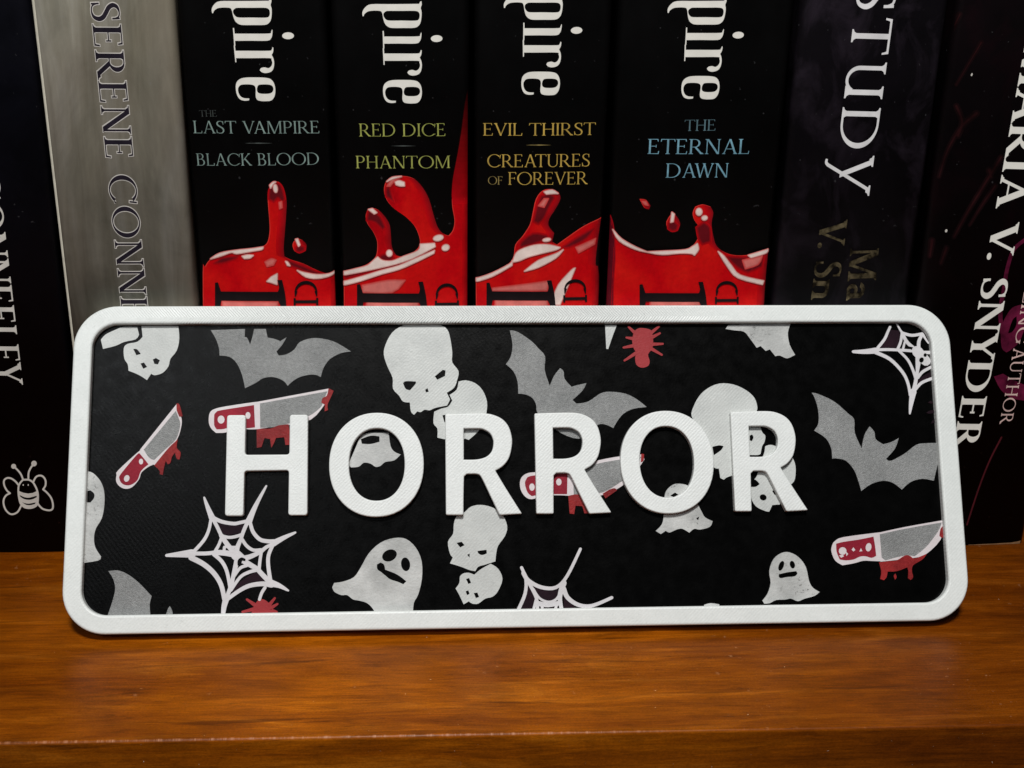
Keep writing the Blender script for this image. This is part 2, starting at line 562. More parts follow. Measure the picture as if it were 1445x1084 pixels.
def inset(loop, d):
    """loop moved inwards (to its left, for a ccw loop) by d"""
    N = len(loop)
    out = []
    for i in range(N):
        a, b, c = Vector(loop[i - 1]), Vector(loop[i]), Vector(loop[(i + 1) % N])
        e1, e2 = (b - a).normalized(), (c - b).normalized()
        n1, n2 = Vector((-e1.y, e1.x)), Vector((-e2.y, e2.x))
        k = 1 + n1.dot(n2)
        q = b + (n1 + n2) * (d / max(k, 0.4))
        out.append((q.x, q.y))
    return out


def bevelled(name, outer, holes, mat, z0, z1, bev, parent=None):
    """solid with softly rounded front rim; outer loop and hole loops in mm"""
    loops = [ccw(clean(outer, 1e-3))] + [ccw(clean(h, 1e-3))[::-1] for h in holes]
    verts, faces = [], []
    tops = []
    for lp in loops:
        rings = [(lp, z0), (lp, z1 - bev), (inset(lp, bev * 0.13), z1 - bev * 0.5), (inset(lp, bev * 0.5), z1 - bev * 0.13), (inset(lp, bev), z1)]
        base = len(verts)
        N = len(lp)
        for r, z in rings:
            verts += [(x / 1000, y / 1000, z / 1000) for x, y in r]
        for k in range(len(rings) - 1):
            for i in range(N):
                j = (i + 1) % N
                faces.append([base + k * N + i, base + k * N + j, base + (k + 1) * N + j, base + (k + 1) * N + i])
        tops.append(rings[-1][0])
    pts, tris = fill([tops[0]], tops[1:])
    base = len(verts)
    verts += [(p.x / 1000, p.y / 1000, z1 / 1000) for p in pts]
    faces += [[base + i for i in f] for f in tris]
    o = link_mesh(name, verts, faces, mat, parent)
    bm = bmesh.new()
    bm.from_mesh(o.data)
    bmesh.ops.remove_doubles(bm, verts=bm.verts, dist=2e-7)
    bm.to_mesh(o.data)
    bm.free()
    return o


def fillet(p, r, n=5):
    """round every corner of a closed polygon; r a number or one per corner"""
    N = len(p)
    out = []
    for i in range(N):
        rr = r[i] if isinstance(r, (list, tuple)) else r
        a, b, c = Vector(p[i - 1]), Vector(p[i]), Vector(p[(i + 1) % N])
        u, v = (a - b), (c - b)
        rr = min(rr, u.length * 0.48, v.length * 0.48)
        if rr <= 0:
            out.append((b.x, b.y))
            continue
        s, e = b + u.normalized() * rr, b + v.normalized() * rr
        for k in range(n + 1):
            t = k / n
            q = s * (1 - t)**2 + b * 2 * t * (1 - t) + e * t * t
            out.append((q.x, q.y))
    return out


def soften(p, r, sharp=24):
    """round only the sharp corners"""
    N = len(p)
    rs = []
    for i in range(N):
        a = Vector(p[i]) - Vector(p[i - 1])
        b = Vector(p[(i + 1) % N]) - Vector(p[i])
        rs.append(r if math.degrees(a.angle(b)) > sharp else 0)
    return fillet(p, rs, 4)


def rounded_rect(x0, y0, x1, y1, r, n=14):
    out = []
    for cx, cy, a0 in ((x1 - r, y0 + r, -90), (x1 - r, y1 - r, 0), (x0 + r, y1 - r, 90), (x0 + r, y0 + r, 180)):
        for k in range(n + 1):
            a = rad(a0 + 90 * k / n)
            out.append((cx + r * math.cos(a), cy + r * math.sin(a)))
    return out


# ------------------------------------------------------------------ tags
def tag(o, label=None, cat=None, group=None, kind=None):
    for k, v in (('label', label), ('category', cat), ('group', group), ('kind', kind)):
        if v:
            o[k] = v
    return o


def empty(name, loc=(0, 0, 0), mat=None):
    o = bpy.data.objects.new(name, None)
    o.empty_display_size = 0.01
    COL.objects.link(o)
    if mat is not None:
        o.matrix_world = mat
    else:
        o.location = loc
    return o


# ------------------------------------------------------------------ measuring: photograph -> real planes
def ray(px, py):
    return FW + RT * ((px - 722.5) / FPX) + UP * ((542.0 - py) / FPX)


BOOK_Y = 0.0324605


def on_spines(px, py, y=BOOK_Y):
    d = ray(px, py)
    t = (y - CAM.y) / d.y
    return ((CAM.x + t * d.x) * 1000, (CAM.z + t * d.z) * 1000)


LEAN, SYAW, SH, ST = 0.5371740, 0.0048359, 57.94, 3.5
EX = Vector((math.cos(SYAW), math.sin(SYAW), 0))
EY = Vector((-math.sin(SYAW) * math.sin(LEAN), math.cos(SYAW) * math.sin(LEAN), math.cos(LEAN)))
EN = EX.cross(EY)
SORG = Vector((0, 0, ST / 1000 * math.sin(LEAN)))


def on_sign(px, py, h=0.0):
    """photo point -> (u, v) in mm on the sign's plane at height h mm over its front"""
    d = ray(px, py)
    o = SORG + EN * (h / 1000)
    t = (o - CAM).dot(EN) / d.dot(EN)
    q = CAM + d * t - SORG
    return (q.dot(EX) * 1000, q.dot(EY) * 1000)


# ------------------------------------------------------------------ the shelf
def box(name, x0, x1, y0, y1, z0, z1, mat):
    v = [(x, y, z) for x in (x0, x1) for y in (y0, y1) for z in (z0, z1)]
    f = [(0, 1, 3, 2), (4, 6, 7, 5), (0, 4, 5, 1), (2, 3, 7, 6), (0, 2, 6, 4), (1, 5, 7, 3)]
    return link_mesh(name, v, f, mat)


def make_shelf():
    yf, r, th, yb = -0.0275, 0.0006, 0.022, 0.20
    prof = [(yb, -th), (yf + 0.001, -th), (yf, -th + 0.001)]
    for k in range(7):
        a = rad(180 - 90 * k / 6)
        prof.append((yf + r + r * math.cos(a), -r + r * math.sin(a)))
    prof.append((yb, 0.0))
    n = len(prof)
    X = (-0.45, 0.45)
    v = [(x, y, z) for x in X for y, z in prof]
    f = [[i, (i + 1) % n, (i + 1) % n + n, i + n] for i in range(n)] + [list(range(n))[::-1], list(range(n, 2 * n))]
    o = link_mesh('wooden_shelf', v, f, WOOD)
    tag(o, kind='structure')
    bm = bmesh.new()
    bm.from_mesh(o.data)
    bmesh.ops.recalc_face_normals(bm, faces=bm.faces)
    bm.to_mesh(o.data)
    bm.free()


make_shelf()
dark = Mat('dark_back_board', (0.03, 0.015, 0.008, 1), 0.6).m
tag(box('back_wall', -0.45, 0.45, 0.2003, 0.212, -0.022, 0.32, dark), kind='structure')


# ------------------------------------------------------------------ books
R_EDGE = 1.3  # mm, rounding of the spine's long edges


def samples(x0, x1):
    s = []
    for k in range(7):
        a = rad(90 * k / 6)
        s.append(x0 + R_EDGE * (1 - math.cos(a)))
    n = 12
    for k in range(1, n):
        s.append(x0 + R_EDGE + (x1 - x0 - 2 * R_EDGE) * k / n)
    for k in range(7):
        a = rad(90 * k / 6)
        s.append(x1 - R_EDGE + R_EDGE * math.sin(a))
    return s


def swell(x, x0, x1, b):
    """how far (mm) the spine's surface stands in front of its edges' start at x"""
    e = min(x - x0, x1 - x)
    t = (x - x0) / (x1 - x0)
    out = b * (1 - (2 * t - 1)**2)
    if e < R_EDGE:
        k = 1 - max(e, 0) / R_EDGE
        out -= R_EDGE * (1 - math.sqrt(max(0, 1 - k * k)))
    return out


class Book:
    def __init__(self, label, x0, x1, height, cover, dy=0.0, b=0.5, depth=128):
        self.x0, self.x1, self.b = x0, x1, b
        self.y = BOOK_Y * 1000 + dy
        self.xs = samples(x0, x1)
        self.h = height
        xc = (x0 + x1) / 2
        self.o = empty('book', (xc / 1000, self.y / 1000, 0))
        self.xc = xc
        tag(self.o, label, 'book', 'books standing in a row on the wooden shelf')
        # cover: back edge - board - spine - board - back edge, a thin shell
        prof = [(x0, self.y + depth)] + [(x, self.y - self.swell(x)) for x in self.xs] + [(x1, self.y + depth)]
        t = 0.35
        inner = [(x1 - t, self.y + depth), (x1 - t, self.y + R_EDGE + 0.4), (x0 + t, self.y + R_EDGE + 0.4), (x0 + t, self.y + depth)]
        loop = prof + inner
        n = len(loop)
        loc = lambda x, y, z: ((x - xc) / 1000, (y - self.y) / 1000, z / 1000)
        v = [loc(x, y, 0) for x, y in loop] + [loc(x, y, height) for x, y in loop]
        f = [[i, (i + 1) % n, (i + 1) % n + n, i + n] for i in range(n)]
        f += [list(range(n))[::-1], list(range(n, 2 * n))]
        c = link_mesh('cover', v, f, cover, self.o)
        for i, p in enumerate(c.data.polygons):
            p.use_smooth = i < len(prof) - 1
        v = [loc(x, y, z) for x in (x0 + t, x1 - t) for y in (self.y + R_EDGE + 0.5, self.y + depth - 2) for z in (0.3, height - 0.3)]
        link_mesh('page_block', v, [(0, 1, 3, 2), (4, 6, 7, 5), (0, 4, 5, 1), (2, 3, 7, 6), (0, 2, 6, 4), (1, 5, 7, 3)], PAGES, self.o)

    def swell(self, x):
        return swell(x, self.x0, self.x1, self.b)

    def p(self, px, py):
        return on_spines(px, py, (self.y - self.b * 0.7) / 1000)

    def print_on(self, name, polys, mat, layer=1, holes=(), parent=None, px=True):
        """ink on the spine: polygons in photo points (px) or spine mm, lying on the swollen surface"""
        if px:
            polys = [[self.p(*q) for q in P] for P in polys]
            holes = [[self.p(*q) for q in P] for P in holes]
        zz = [q[1] for P in polys for q in P]
        z0, z1 = min(zz) - 2, max(zz) + 2
        # keep the ink on the spine
        guard = [[(self.x0 - 60, z0 - 1), (self.x0 + 0.25, z0 - 1), (self.x0 + 0.25, z1 + 1), (self.x0 - 60, z1 + 1)],
                 [(self.x1 - 0.25, z0 - 1), (self.x1 + 60, z0 - 1), (self.x1 + 60, z1 + 1), (self.x1 - 0.25, z1 + 1)]]
        lo = min(q[0] for P in polys for q in P)
        hi = max(q[0] for P in polys for q in P)
        lines = [((x, z0), (x, z1)) for x in self.xs if lo < x < hi]
        if lo > self.x0 + 0.25 and hi < self.x1 - 0.25:
            guard = []
        pts, tris = fill(polys, list(holes) + guard, lines)
        eps = 0.014 * layer
        v = [((p.x - self.xc) / 1000, (-self.swell(p.x) - eps) / 1000, p.y / 1000) for p in pts]
        return link_mesh(name, v, tris, mat, parent or self.o, True)

    def text(self, name, s, p0, p1, cap, mat, stem=0.11, hair=0.035, ser=0.07, layer=3, grow=0.0, fitn=None, track=0.0, parent=None):
        """serif words from baseline start p0 to baseline end p1 (photo points), cap height in photo px"""
        a, b = Vector(self.p(*p0)), Vector(self.p(*p1))
        d = Vector(p1) - Vector(p0)
        up = Vector((d.y, -d.x)).normalized() * cap
        top = Vector(self.p(p0[0] + up.x, p0[1] + up.y))
        polys, holes, adv = typeset(s, stem, hair, ser, grow, track)
        ref = adv if fitn is None else typeset(s[:fitn], stem, hair, ser, 0, track)[2]
        ax = (b - a) / ref
        nrm = Vector((-ax.y, ax.x)).normalized()
        ay = nrm * (top - a).length
        f = lambda q: tuple(a + ax * q[0] + ay * q[1])
        return self.print_on(name, [[f(q) for q in P] for P in polys], mat, layer, [[f(q) for q in P] for P in holes], parent, px=False)


# ------------------------------------------------------------------ roman serif letters, drawn as strokes
class Pen:
    def __init__(self, stem, hair, ser, grow):
        self.S, self.h, self.s, self.g = stem, hair, ser, grow
        self.P = []

    def bar(self, x0, y0, x1, y1, w):
        g = self.g
        d = Vector((x1 - x0, y1 - y0)).normalized()
        n = Vector((-d.y, d.x)) * (w / 2 + g)
        a, b = Vector((x0, y0)) - d * g, Vector((x1, y1)) + d * g
        self.P.append([tuple(a + n), tuple(a - n), tuple(b - n), tuple(b + n)])

    def diag(self, x0, x1, w, y0=0.0, y1=1.0):
        """slanted stroke with horizontally cut ends; w measured across"""
        dx, dy = x1 - x0, y1 - y0
        k = w * math.hypot(dx, dy) / abs(dy) / 2 + self.g * 1.15
        g = self.g
        self.P.append([(x0 - k, y0 - g), (x0 + k, y0 - g), (x1 + k, y1 + g), (x1 - k, y1 + g)])

    def foot(self, x, w, y=0.0, up=1, l=1.0, r=1.0):
        """bracketed serif at the end of a stem of width w"""
        s, t, g = self.s, self.h * 0.9, self.g
        k = w / 2
        self.P.append([(x - k - s * l - g, y - up * g), (x + k + s * r + g, y - up * g), (x + k + s * r + g, y + up * (t * 0.7 + g)),
                       (x + k + s * 0.35 * r + g, y + up * (t * 1.2 + g)), (x + k + g, y + up * (t * 1.2 + s * 0.8 + g)),
                       (x - k - g, y + up * (t * 1.2 + s * 0.8 + g)), (x - k - s * 0.35 * l - g, y + up * (t * 1.2 + g)), (x - k - s * l - g, y + up * (t * 0.7 + g))])

    def stem(self, x, w=None, y0=0.0, y1=1.0, f0=True, f1=True):
        w = self.S if w is None else w
        self.bar(x, y0, x, y1, w)
        if f0:
            self.foot(x, w, y0, 1)
        if f1:
            self.foot(x, w, y1, -1)

    def beak(self, x, y, up, ln=0.16):
        """triangular end of an arm: at (x,y) the arm's outer edge; points up (1) or down (-1)"""
        t, g = self.h, self.g
        self.P.append([(x - 0.085 - g, y - up * g), (x + g, y - up * g), (x + 0.018 + g, y + up * (ln + g)), (x - 0.016 - g, y + up * (ln + g)), (x - 0.035 - g, y + up * (t * 1.4 + g))])

    def arc(self, cx, cy, rx, ry, a0, a1, ws, wt, n=22):
        g = self.g
        N = max(4, int(n * abs(a1 - a0) / 180))
        pts = []
        for k in range(N + 1):
            a = rad(a0 + (a1 - a0) * k / N)
            c, s = math.cos(a), math.sin(a)
            pts.append((((cx + (rx + g) * c), (cy + (ry + g) * s)), ((cx + (rx - ws - g) * c), (cy + (ry - wt - g) * s))))
        for k in range(N):
            self.P.append([pts[k][0], pts[k + 1][0], pts[k + 1][1], pts[k][1]])

    def snake(self, pts, ws, n=5):
        """stroke along a spline, widths given per control point"""
        q = curve(pts, n)
        N = len(q)
        L, R = [], []
        for i in range(N):
            a, b = Vector(q[max(i - 1, 0)]), Vector(q[min(i + 1, N - 1)])
            d = (b - a).normalized()
            nr = Vector((-d.y, d.x))
            u = i / (N - 1) * (len(ws) - 1)
            k = min(int(u), len(ws) - 2)
            ww = (ws[k] + (ws[k + 1] - ws[k]) * (u - k)) / 2 + self.g
            L.append(tuple(Vector(q[i]) + nr * ww))
            R.append(tuple(Vector(q[i]) - nr * ww))
        for i in range(N - 1):
            self.P.append([L[i], L[i + 1], R[i + 1], R[i]])


def glyph(ch, pen):
    S_, h, s = pen.S, pen.h, pen.s
    thin = h * 1.25
    B, D, ST_, ARC = pen.bar, pen.diag, pen.stem, pen.arc
    m = s + S_ / 2  # left margin of a stemmed letter
    if ch == ' ':
        return 0.30
    if ch == '.':
        pen.P.append(ell(0.12, 0.075, 0.085 + pen.g, 0.085 + pen.g, 0, 14))
        return 0.24
    if ch == 'A':
        D(0.10, 0.36, thin); D(0.64, 0.37, S_ * 1.02); B(0.17, 0.34, 0.55, 0.34, h)
        pen.foot(0.10, thin, 0, 1, 0.9, 0.9); pen.foot(0.64, S_, 0, 1, 0.9, 0.9)
        return 0.74
    if ch == 'B':
        ST_(m)
        B(m, h / 2, m + 0.2, h / 2, h); B(m, 0.52, m + 0.2, 0.52, h); B(m, 1 - h / 2, m + 0.17, 1 - h / 2, h)
        ARC(m + 0.17, 0.76, 0.20, 0.24, -90, 90, S_ * .95, h); ARC(m + 0.19, 0.2695, 0.245, 0.2695, -90, 90, S_, h)
        return m + 0.50
    if ch in 'CG':
        ARC(0.45, 0.5, 0.43, 0.515, 42, 318 if ch == 'C' else 326, S_ * 1.05, h * 1.1)
        B(0.775, 0.70, 0.80, 0.97, h * 1.1)
        if ch == 'C':
            pen.snake([(0.77, 0.145), (0.80, 0.19)], [h * 1.3, h])
            return 0.84
        ST_(0.76, None, 0.10, 0.42, False, True)
        return 0.90
    if ch == 'D':
        ST_(m); B(m, h / 2, m + 0.22, h / 2, h); B(m, 1 - h / 2, m + 0.22, 1 - h / 2, h)
        ARC(m + 0.2, 0.5, 0.47, 0.5, -90, 90, S_ * 1.05, h)
        return m + 0.73
    if ch in 'EF':
        ST_(m, f1=False, f0=(ch == 'F'))
        pen.foot(m, S_, 1, -1, 1, 0.3)
        B(m, 1 - h / 2, m + 0.36, 1 - h / 2, h); pen.beak(m + 0.37, 1, -1)
        B(m, 0.52, m + 0.29, 0.52, h); B(m + 0.285, 0.43, m + 0.285, 0.61, h * 0.8)
        if ch == 'E':
            pen.foot(m, S_, 0, 1, 1, 0.3)
            B(m, h / 2, m + 0.40, h / 2, h); pen.beak(m + 0.41, 0, 1, 0.19)
            return m + 0.47
        return m + 0.43
    if ch == 'H':
        ST_(m); ST_(m + 0.50); B(m, 0.51, m + 0.5, 0.51, h)
        return m * 2 + 0.52
    if ch == 'I':
        ST_(m)
        return 2 * m + 0.02
    if ch == 'K':
        ST_(m); D(m + 0.06, m + 0.43, thin, 0.42, 1.0); D(m + 0.50, m + 0.15, S_, 0.0, 0.58)
        pen.foot(m + 0.43, thin, 1, -1); pen.foot(m + 0.5, S_, 0, 1, .8, .9)
        return m + 0.60
    if ch == 'L':
        ST_(m, f0=False); pen.foot(m, S_, 0, 1, 1, 0.3)
        B(m, h / 2, m + 0.38, h / 2, h); pen.beak(m + 0.40, 0, 1, 0.2)
        return m + 0.44
    if ch == 'M':
        ST_(0.10, thin, f1=False); D(0.45, 0.14, S_); D(0.45, 0.77, thin); ST_(0.80, None, f1=False)
        pen.foot(0.12, thin, 1, -1, 1, 0.2); pen.foot(0.80, S_, 1, -1, 0.2, 1)
        return 0.93
    if ch == 'N':
        ST_(0.11, thin, f1=False); D(0.64, 0.13, S_ * 1.05); ST_(0.66, thin, f0=False)
        pen.foot(0.10, thin, 1, -1, 1, 0.2)
        return 0.78
    if ch == 'O':
        ARC(0.46, 0.5, 0.45, 0.515, 0, 360, S_ * 1.05, h * 1.05)
        return 0.93
    if ch in 'PR':
        ST_(m); B(m, 1 - h / 2, m + 0.19, 1 - h / 2, h); B(m, 0.47, m + 0.19, 0.47, h)
        ARC(m + 0.17, 0.725, 0.25, 0.275, -90, 90, S_, h)
        if ch == 'P':
            return m + 0.47
        D(m + 0.50, m + 0.19, S_ * 1.02, 0.0, 0.48)
        pen.foot(m + 0.50, S_, 0, 1, 0.3, 1.0)
        return m + 0.60
    if ch == 'S':
        pen.snake([(0.43, 0.83), (0.38, 0.945), (0.26, 0.98), (0.13, 0.92), (0.085, 0.78), (0.15, 0.63), (0.28, 0.52), (0.40, 0.40), (0.445, 0.245), (0.39, 0.08), (0.25, 0.018), (0.11, 0.06), (0.05, 0.20)],
                  [h, h, h * 1.1, S_ * .8, S_ * .95, S_ * 1.05, S_ * 1.1, S_ * 1.05, S_ * .95, S_ * .75, h * 1.1, h, h])
        B(0.435, 0.72, 0.425, 0.98, h); B(0.055, 0.02, 0.045, 0.30, h)
        return 0.52
    if ch == 'T':
        ST_(0.33, f1=False); B(0.03, 1 - h / 2, 0.63, 1 - h / 2, h)
        pen.beak(0.65, 1, -1, 0.17)
        g = pen.g
        pen.P.append([(0.01 - g, 1 + g), (0.095 + g, 1 + g), (0.045 + g, 1 - h * 1.4 - g), (0.026 + g, 0.83 - g), (-0.01 - g, 0.83 - g)])
        return 0.67
    if ch == 'U':
        ST_(m, None, 0.30, 1, False); ST_(m + 0.50, thin, 0.30, 1, False)
        ARC(m + 0.25, 0.31, 0.25 + S_ / 2, 0.325, 180, 270, S_, h * 1.2); ARC(m + 0.25, 0.31, 0.25 + thin / 2, 0.325, 270, 360, thin, h * 1.2)
        return m * 2 + 0.50
    if ch == 'V':
        D(0.37, 0.09, S_); D(0.36, 0.64, thin)
        pen.foot(0.09, S_, 1, -1, .9, .8); pen.foot(0.64, thin, 1, -1)
        return 0.73
    if ch == 'W':
        D(0.30, 0.08, S_); D(0.30, 0.50, thin); D(0.71, 0.48, S_); D(0.70, 0.93, thin)
        pen.foot(0.08, S_, 1, -1, .9, .8); pen.foot(0.48, S_, 1, -1, .6, .6); pen.foot(0.93, thin, 1, -1)
        return 1.02
    if ch == 'Y':
        ST_(0.34, None, 0, 0.46, True, False); D(0.345, 0.09, S_, 0.40, 1); D(0.345, 0.60, thin, 0.40, 1)
        pen.foot(0.09, S_, 1, -1, .9, .8); pen.foot(0.60, thin, 1, -1)
        return 0.68
    if ch == 'y':  # the long-tailed capital of the purple spine
        D(0.36, 0.08, S_, 0.14, 1); D(0.16, 0.66, thin, -0.22, 1)
        pen.foot(0.08, S_, 1, -1, .9, .8); pen.foot(0.66, thin, 1, -1)
        pen.snake([(0.17, -0.2), (0.12, -0.255), (0.05, -0.25)], [thin, thin, thin * .8])
        return 0.72
    if ch == 'u':  # capital U with a full right stem
        ST_(m, S_ * .8, 0.32, 1, False); ST_(m + 0.46, S_, 0.0, 1, True)
        ARC(m + 0.23, 0.33, 0.23 + S_ * .4, 0.345, 180, 330, S_ * .8, h * 1.3)
        return m * 2 + 0.48
    if ch == 'n':
        ST_(m, S_, 0, 0.62, True, False); pen.foot(m, S_, 0.62, -1, 1, 0.1)
        ST_(m + 0.38, S_, 0, 0.42, True, False)
        ARC(m + 0.19, 0.40, 0.19 + S_ / 2, 0.23, 0, 170, S_, h * 2.2)
        return 2 * m + 0.40
    if ch == 'a':
        ST_(0.42, S_, 0.06, 0.44, False, False); pen.foot(0.44, S_, 0.0, 1, 0.6, 0.6)
        ARC(0.26, 0.42, 0.16 + S_ / 2, 0.21, 0, 165, S_, h * 2)
        ARC(0.25, 0.185, 0.18, 0.19, 40, 320, S_ * .9, h * 1.8)
        return 0.56
    return 0.5


KERN = {'AT': -.10, 'TA': -.07, 'AV': -.12, 'VA': -.12, 'LA': 0, 'LY': -.1, 'AW': -.1, 'EY': -.02, 'RY': -.03, 'V.': -.12, 'FO': -.02, 'NY': -.02, 'YD': -.04, 'uD': .02, 'Dy': -.02, 'LE': 0}


def typeset(s, stem, hair, ser, grow=0.0, track=0.0):
    x, polys = 0.0, []
    for i, ch in enumerate(s):
        pen = Pen(stem, hair, ser, grow)
        a = glyph(ch, pen)
        polys += [[(q[0] + x, q[1]) for q in P] for P in pen.P]
        x += a + 0.03 + track + KERN.get(s[i:i + 2], 0)
    return polys, [], x - 0.03 - track


def Z(ox, oy, sc, pts):
    """points noted on an enlargement -> photo points"""
    return [(ox + x / sc, oy + y / sc) for x, y in pts]


# ---- book 1: navy
A = Book('navy black book at the left end with an outlined bee low on its spine', -107.5, -83.0, 205, COVER['navy'], dy=0.6)
A.text('author_name', 'CONNEELEY', (-44, 240), (-6.5, 541), 41, DIMCREAM, stem=0.135, hair=0.05, ser=0.075)
q = lambda pts: Z(0, 640, 12.04, pts)
bee, BW = [], 30
for pts, closed in (
        ([(240, 215), (300, 270), (360, 345), (395, 430)], 0), ([(580, 165), (520, 250), (490, 330), (487, 440)], 0),
        ([(395, 440), (490, 440), (560, 480), (610, 560), (640, 640), (650, 720), (645, 830), (620, 880), (560, 912), (490, 920), (420, 905), (365, 855), (340, 800), (322, 700), (317, 600), (325, 540), (350, 490), (395, 440)], 1),
        ([(320, 530), (270, 470), (200, 420), (130, 410), (75, 450), (75, 530), (120, 620), (175, 670)], 0),
        ([(175, 670), (110, 705), (70, 770), (65, 850), (100, 950), (170, 1018), (240, 1022), (310, 980), (360, 890), (370, 860)], 0),
        ([(570, 480), (610, 400), (670, 370), (730, 385), (775, 450), (775, 540), (735, 605)], 0),
        ([(735, 605), (800, 660), (870, 750), (900, 850), (895, 935), (840, 962), (740, 940), (680, 890), (645, 840)], 0)):
    bee += stroke(q(pts), BW / 12.04)
bee += [q(ell(237, 212, 42, 42)), q(ell(582, 165, 46, 48))]
bee.append(q([(325, 630), (400, 660), (480, 675), (560, 665), (625, 635), (650, 720), (645, 830), (600, 895), (490, 920), (400, 895), (340, 800)]))
bee += [q(ell(400, 528, 10, 14)), q(ell(485, 528, 10, 14))]
A.print_on('bee_emblem', bee, DIMCREAM, 3, [q(smooth([(340, 700), (420, 735), (490, 745), (560, 730), (625, 712), (630, 735), (560, 770), (490, 780), (410, 765), (350, 725)])),
                                         q(smooth([(380, 820), (440, 840), (500, 845), (610, 825), (600, 850), (530, 870), (450, 865)]))])

# ---- book 2: grey
Bk = Book('grey brushed paint book with dark outlined capitals down its spine beside the navy book', -82.7, -58.95, 212, COVER['grey'], dy=-0.2, b=0.9)
kw = dict(stem=0.12, hair=0.04, ser=0.085, fitn=12, track=0.035)
Bk.text('author_name', 'SERENE CONNEELEY', (127.6, 2), (173.2, 447), 40, PLUMINK, layer=4, **kw)
Bk.text('letter_outline', 'SERENE CONNEELEY', (127.6, 2), (173.2, 447), 40, LIGHTGREY, layer=2, grow=0.026, **kw)
edge = [(-82.46, 1), (-81.95, 1), (-81.92, 60), (-81.9, 120), (-81.95, 211), (-82.46, 211)]
Bk.print_on('worn_edge', [edge], EDGEW, 2, px=False)


# ---- books 3-6: black spines with the red splash
C1 = Book('black book with one tall thin red drip and pale teal titles beside grey book', -58.6, -33.72, 214, COVER['black'], dy=0.0)
D1 = Book('black book with two curling red drips and olive yellow titles', -32.98, -9.5, 214, COVER['black'], dy=0.25)
E1 = Book('black book with gold yellow titles and a red wave rising to the right', -8.62, 14.9, 214, COVER['black'], dy=0.1)
F1 = Book('widest black book of the red splash set with pale blue titles and falling drops', 15.95, 46.4, 214, COVER['black'], dy=0.3)

# 'pire' of the big white lettering, measured on book 3 and carried to the others
k3 = lambda pts: Z(240, 0, 4.929, pts)
PIRE = [
    smooth([(293, 92), (290, 62), (310, 28), (350, 8), (470, 7), (600, 6), (688, 5), (694, -10), (703, -14), (706, 10), (700, 34), (706, 55), (708, 85), (704, 130), (690, 158), (660, 173), (580, 174), (510, 174), (480, 168), (455, 148), (440, 112), (432, 78), (422, 58), (400, 53), (365, 53), (330, 58), (306, 76), (300, 92)], 55),
    smooth([(438, 195), (446, 195), (450, 234), (560, 234), (690, 233), (703, 222), (709, 206), (713, 212), (711, 245), (702, 268), (676, 283), (560, 283), (453, 284), (455, 318), (447, 320), (443, 260)], 50),
    ell(821, 249, 41, 24),
    smooth([(444, 316), (452, 318), (456, 353), (560, 353), (690, 353), (707, 345), (713, 328), (719, 334), (717, 362), (707, 382), (719, 405), (725, 440), (719, 478), (700, 500), (665, 508), (638, 501), (625, 487), (634, 473), (660, 468), (684, 474), (703, 462), (712, 438), (706, 416), (694, 404), (560, 404), (460, 404), (462, 432), (455, 433), (450, 380)], 50),
    smooth([(552, 684), (551, 697), (520, 700), (487, 690), (466, 658), (458, 612), (464, 572), (490, 548), (530, 539), (600, 538), (660, 540), (700, 550), (724, 580), (733, 625), (727, 670), (705, 698), (670, 703), (635, 702), (608, 694), (597, 670), (597, 620), (588, 596), (560, 587), (510, 587), (487, 594), (474, 615), (476, 642), (490, 668), (515, 682)], 55),
]
PIRE_H = [smooth([(440, 72), (455, 58), (475, 54), (570, 54), (660, 54), (688, 65), (695, 90), (689, 114), (665, 123), (570, 122), (480, 122), (455, 112), (441, 92)], 60),
          smooth([(606, 612), (615, 592), (640, 587), (688, 588), (712, 598), (720, 620), (712, 640), (690, 651), (640, 652), (615, 645), (606, 630)], 60)]
pm = [[C1.p(*a) for a in k3(P)] for P in PIRE]
ph = [[C1.p(*a) for a in k3(P)] for P in PIRE_H]
ref = C1.p(*k3([(595, 538)])[0])
for bk, anchor in ((C1, k3([(595, 538)])[0]), (D1, (470 + 411 / 4.171, 470 / 4.171)), (E1, (650 + 281 / 2.464, 249 / 2.464)), (F1, (650 + 838 / 2.464, 264 / 2.464))):
    a = bk.p(*anchor)
    dx, dz = a[0] - ref[0], a[1] - ref[1]
    mv = lambda L: [[(x + dx, z + dz) for x, z in P] for P in L]
    bk.print_on('series_title', mv(pm), CREAM, 3, mv(ph), px=False)

thin = dict(stem=0.088, hair=0.036, ser=0.06)
C1.text('article', 'THE', (281.5, 165), (306.5, 164.5), 9, DIMG, **thin)
C1.text('title', 'LAST VAMPIRE', (273, 188.3), (451.6, 188.3), 17.5, TEAL, **thin)
C1.text('title', 'BLACK BLOOD', (277.5, 234), (451.5, 232.5), 17.0, TEAL, **thin)
D1.text('title', 'RED DICE', (507, 192.6), (629.5, 192.0), 18, OLIVE, **thin)
D1.text('title', 'PHANTOM', (502.3, 237.6), (636, 237.2), 17.5, OLIVE, **thin)
E1.text('title', 'EVIL THIRST', (681.7, 191.6), (840.7, 190.6), 17.5, OCHRE, **thin)
E1.text('title', 'CREATURES', (687.2, 236.2), (832.8, 235), 18, OCHRE, **thin)
E1.text('article', 'OF', (688.5, 260.6), (709.7, 260.5), 11.5, OCHREDIM, **thin)
E1.text('title', 'FOREVER', (717, 260.7), (829.5, 260), 17.7, OCHRE, **thin)
F1.text('article', 'THE', (965.5, 184.7), (1010, 184), 15.5, SKYDIM, **thin)
F1.text('title', 'ETERNAL', (913.5, 217.2), (1057.5, 217.2), 21, SKYB, **thin)
F1.text('title', 'DAWN', (939, 250.6), (1028, 250.2), 20, SKYB, **thin)


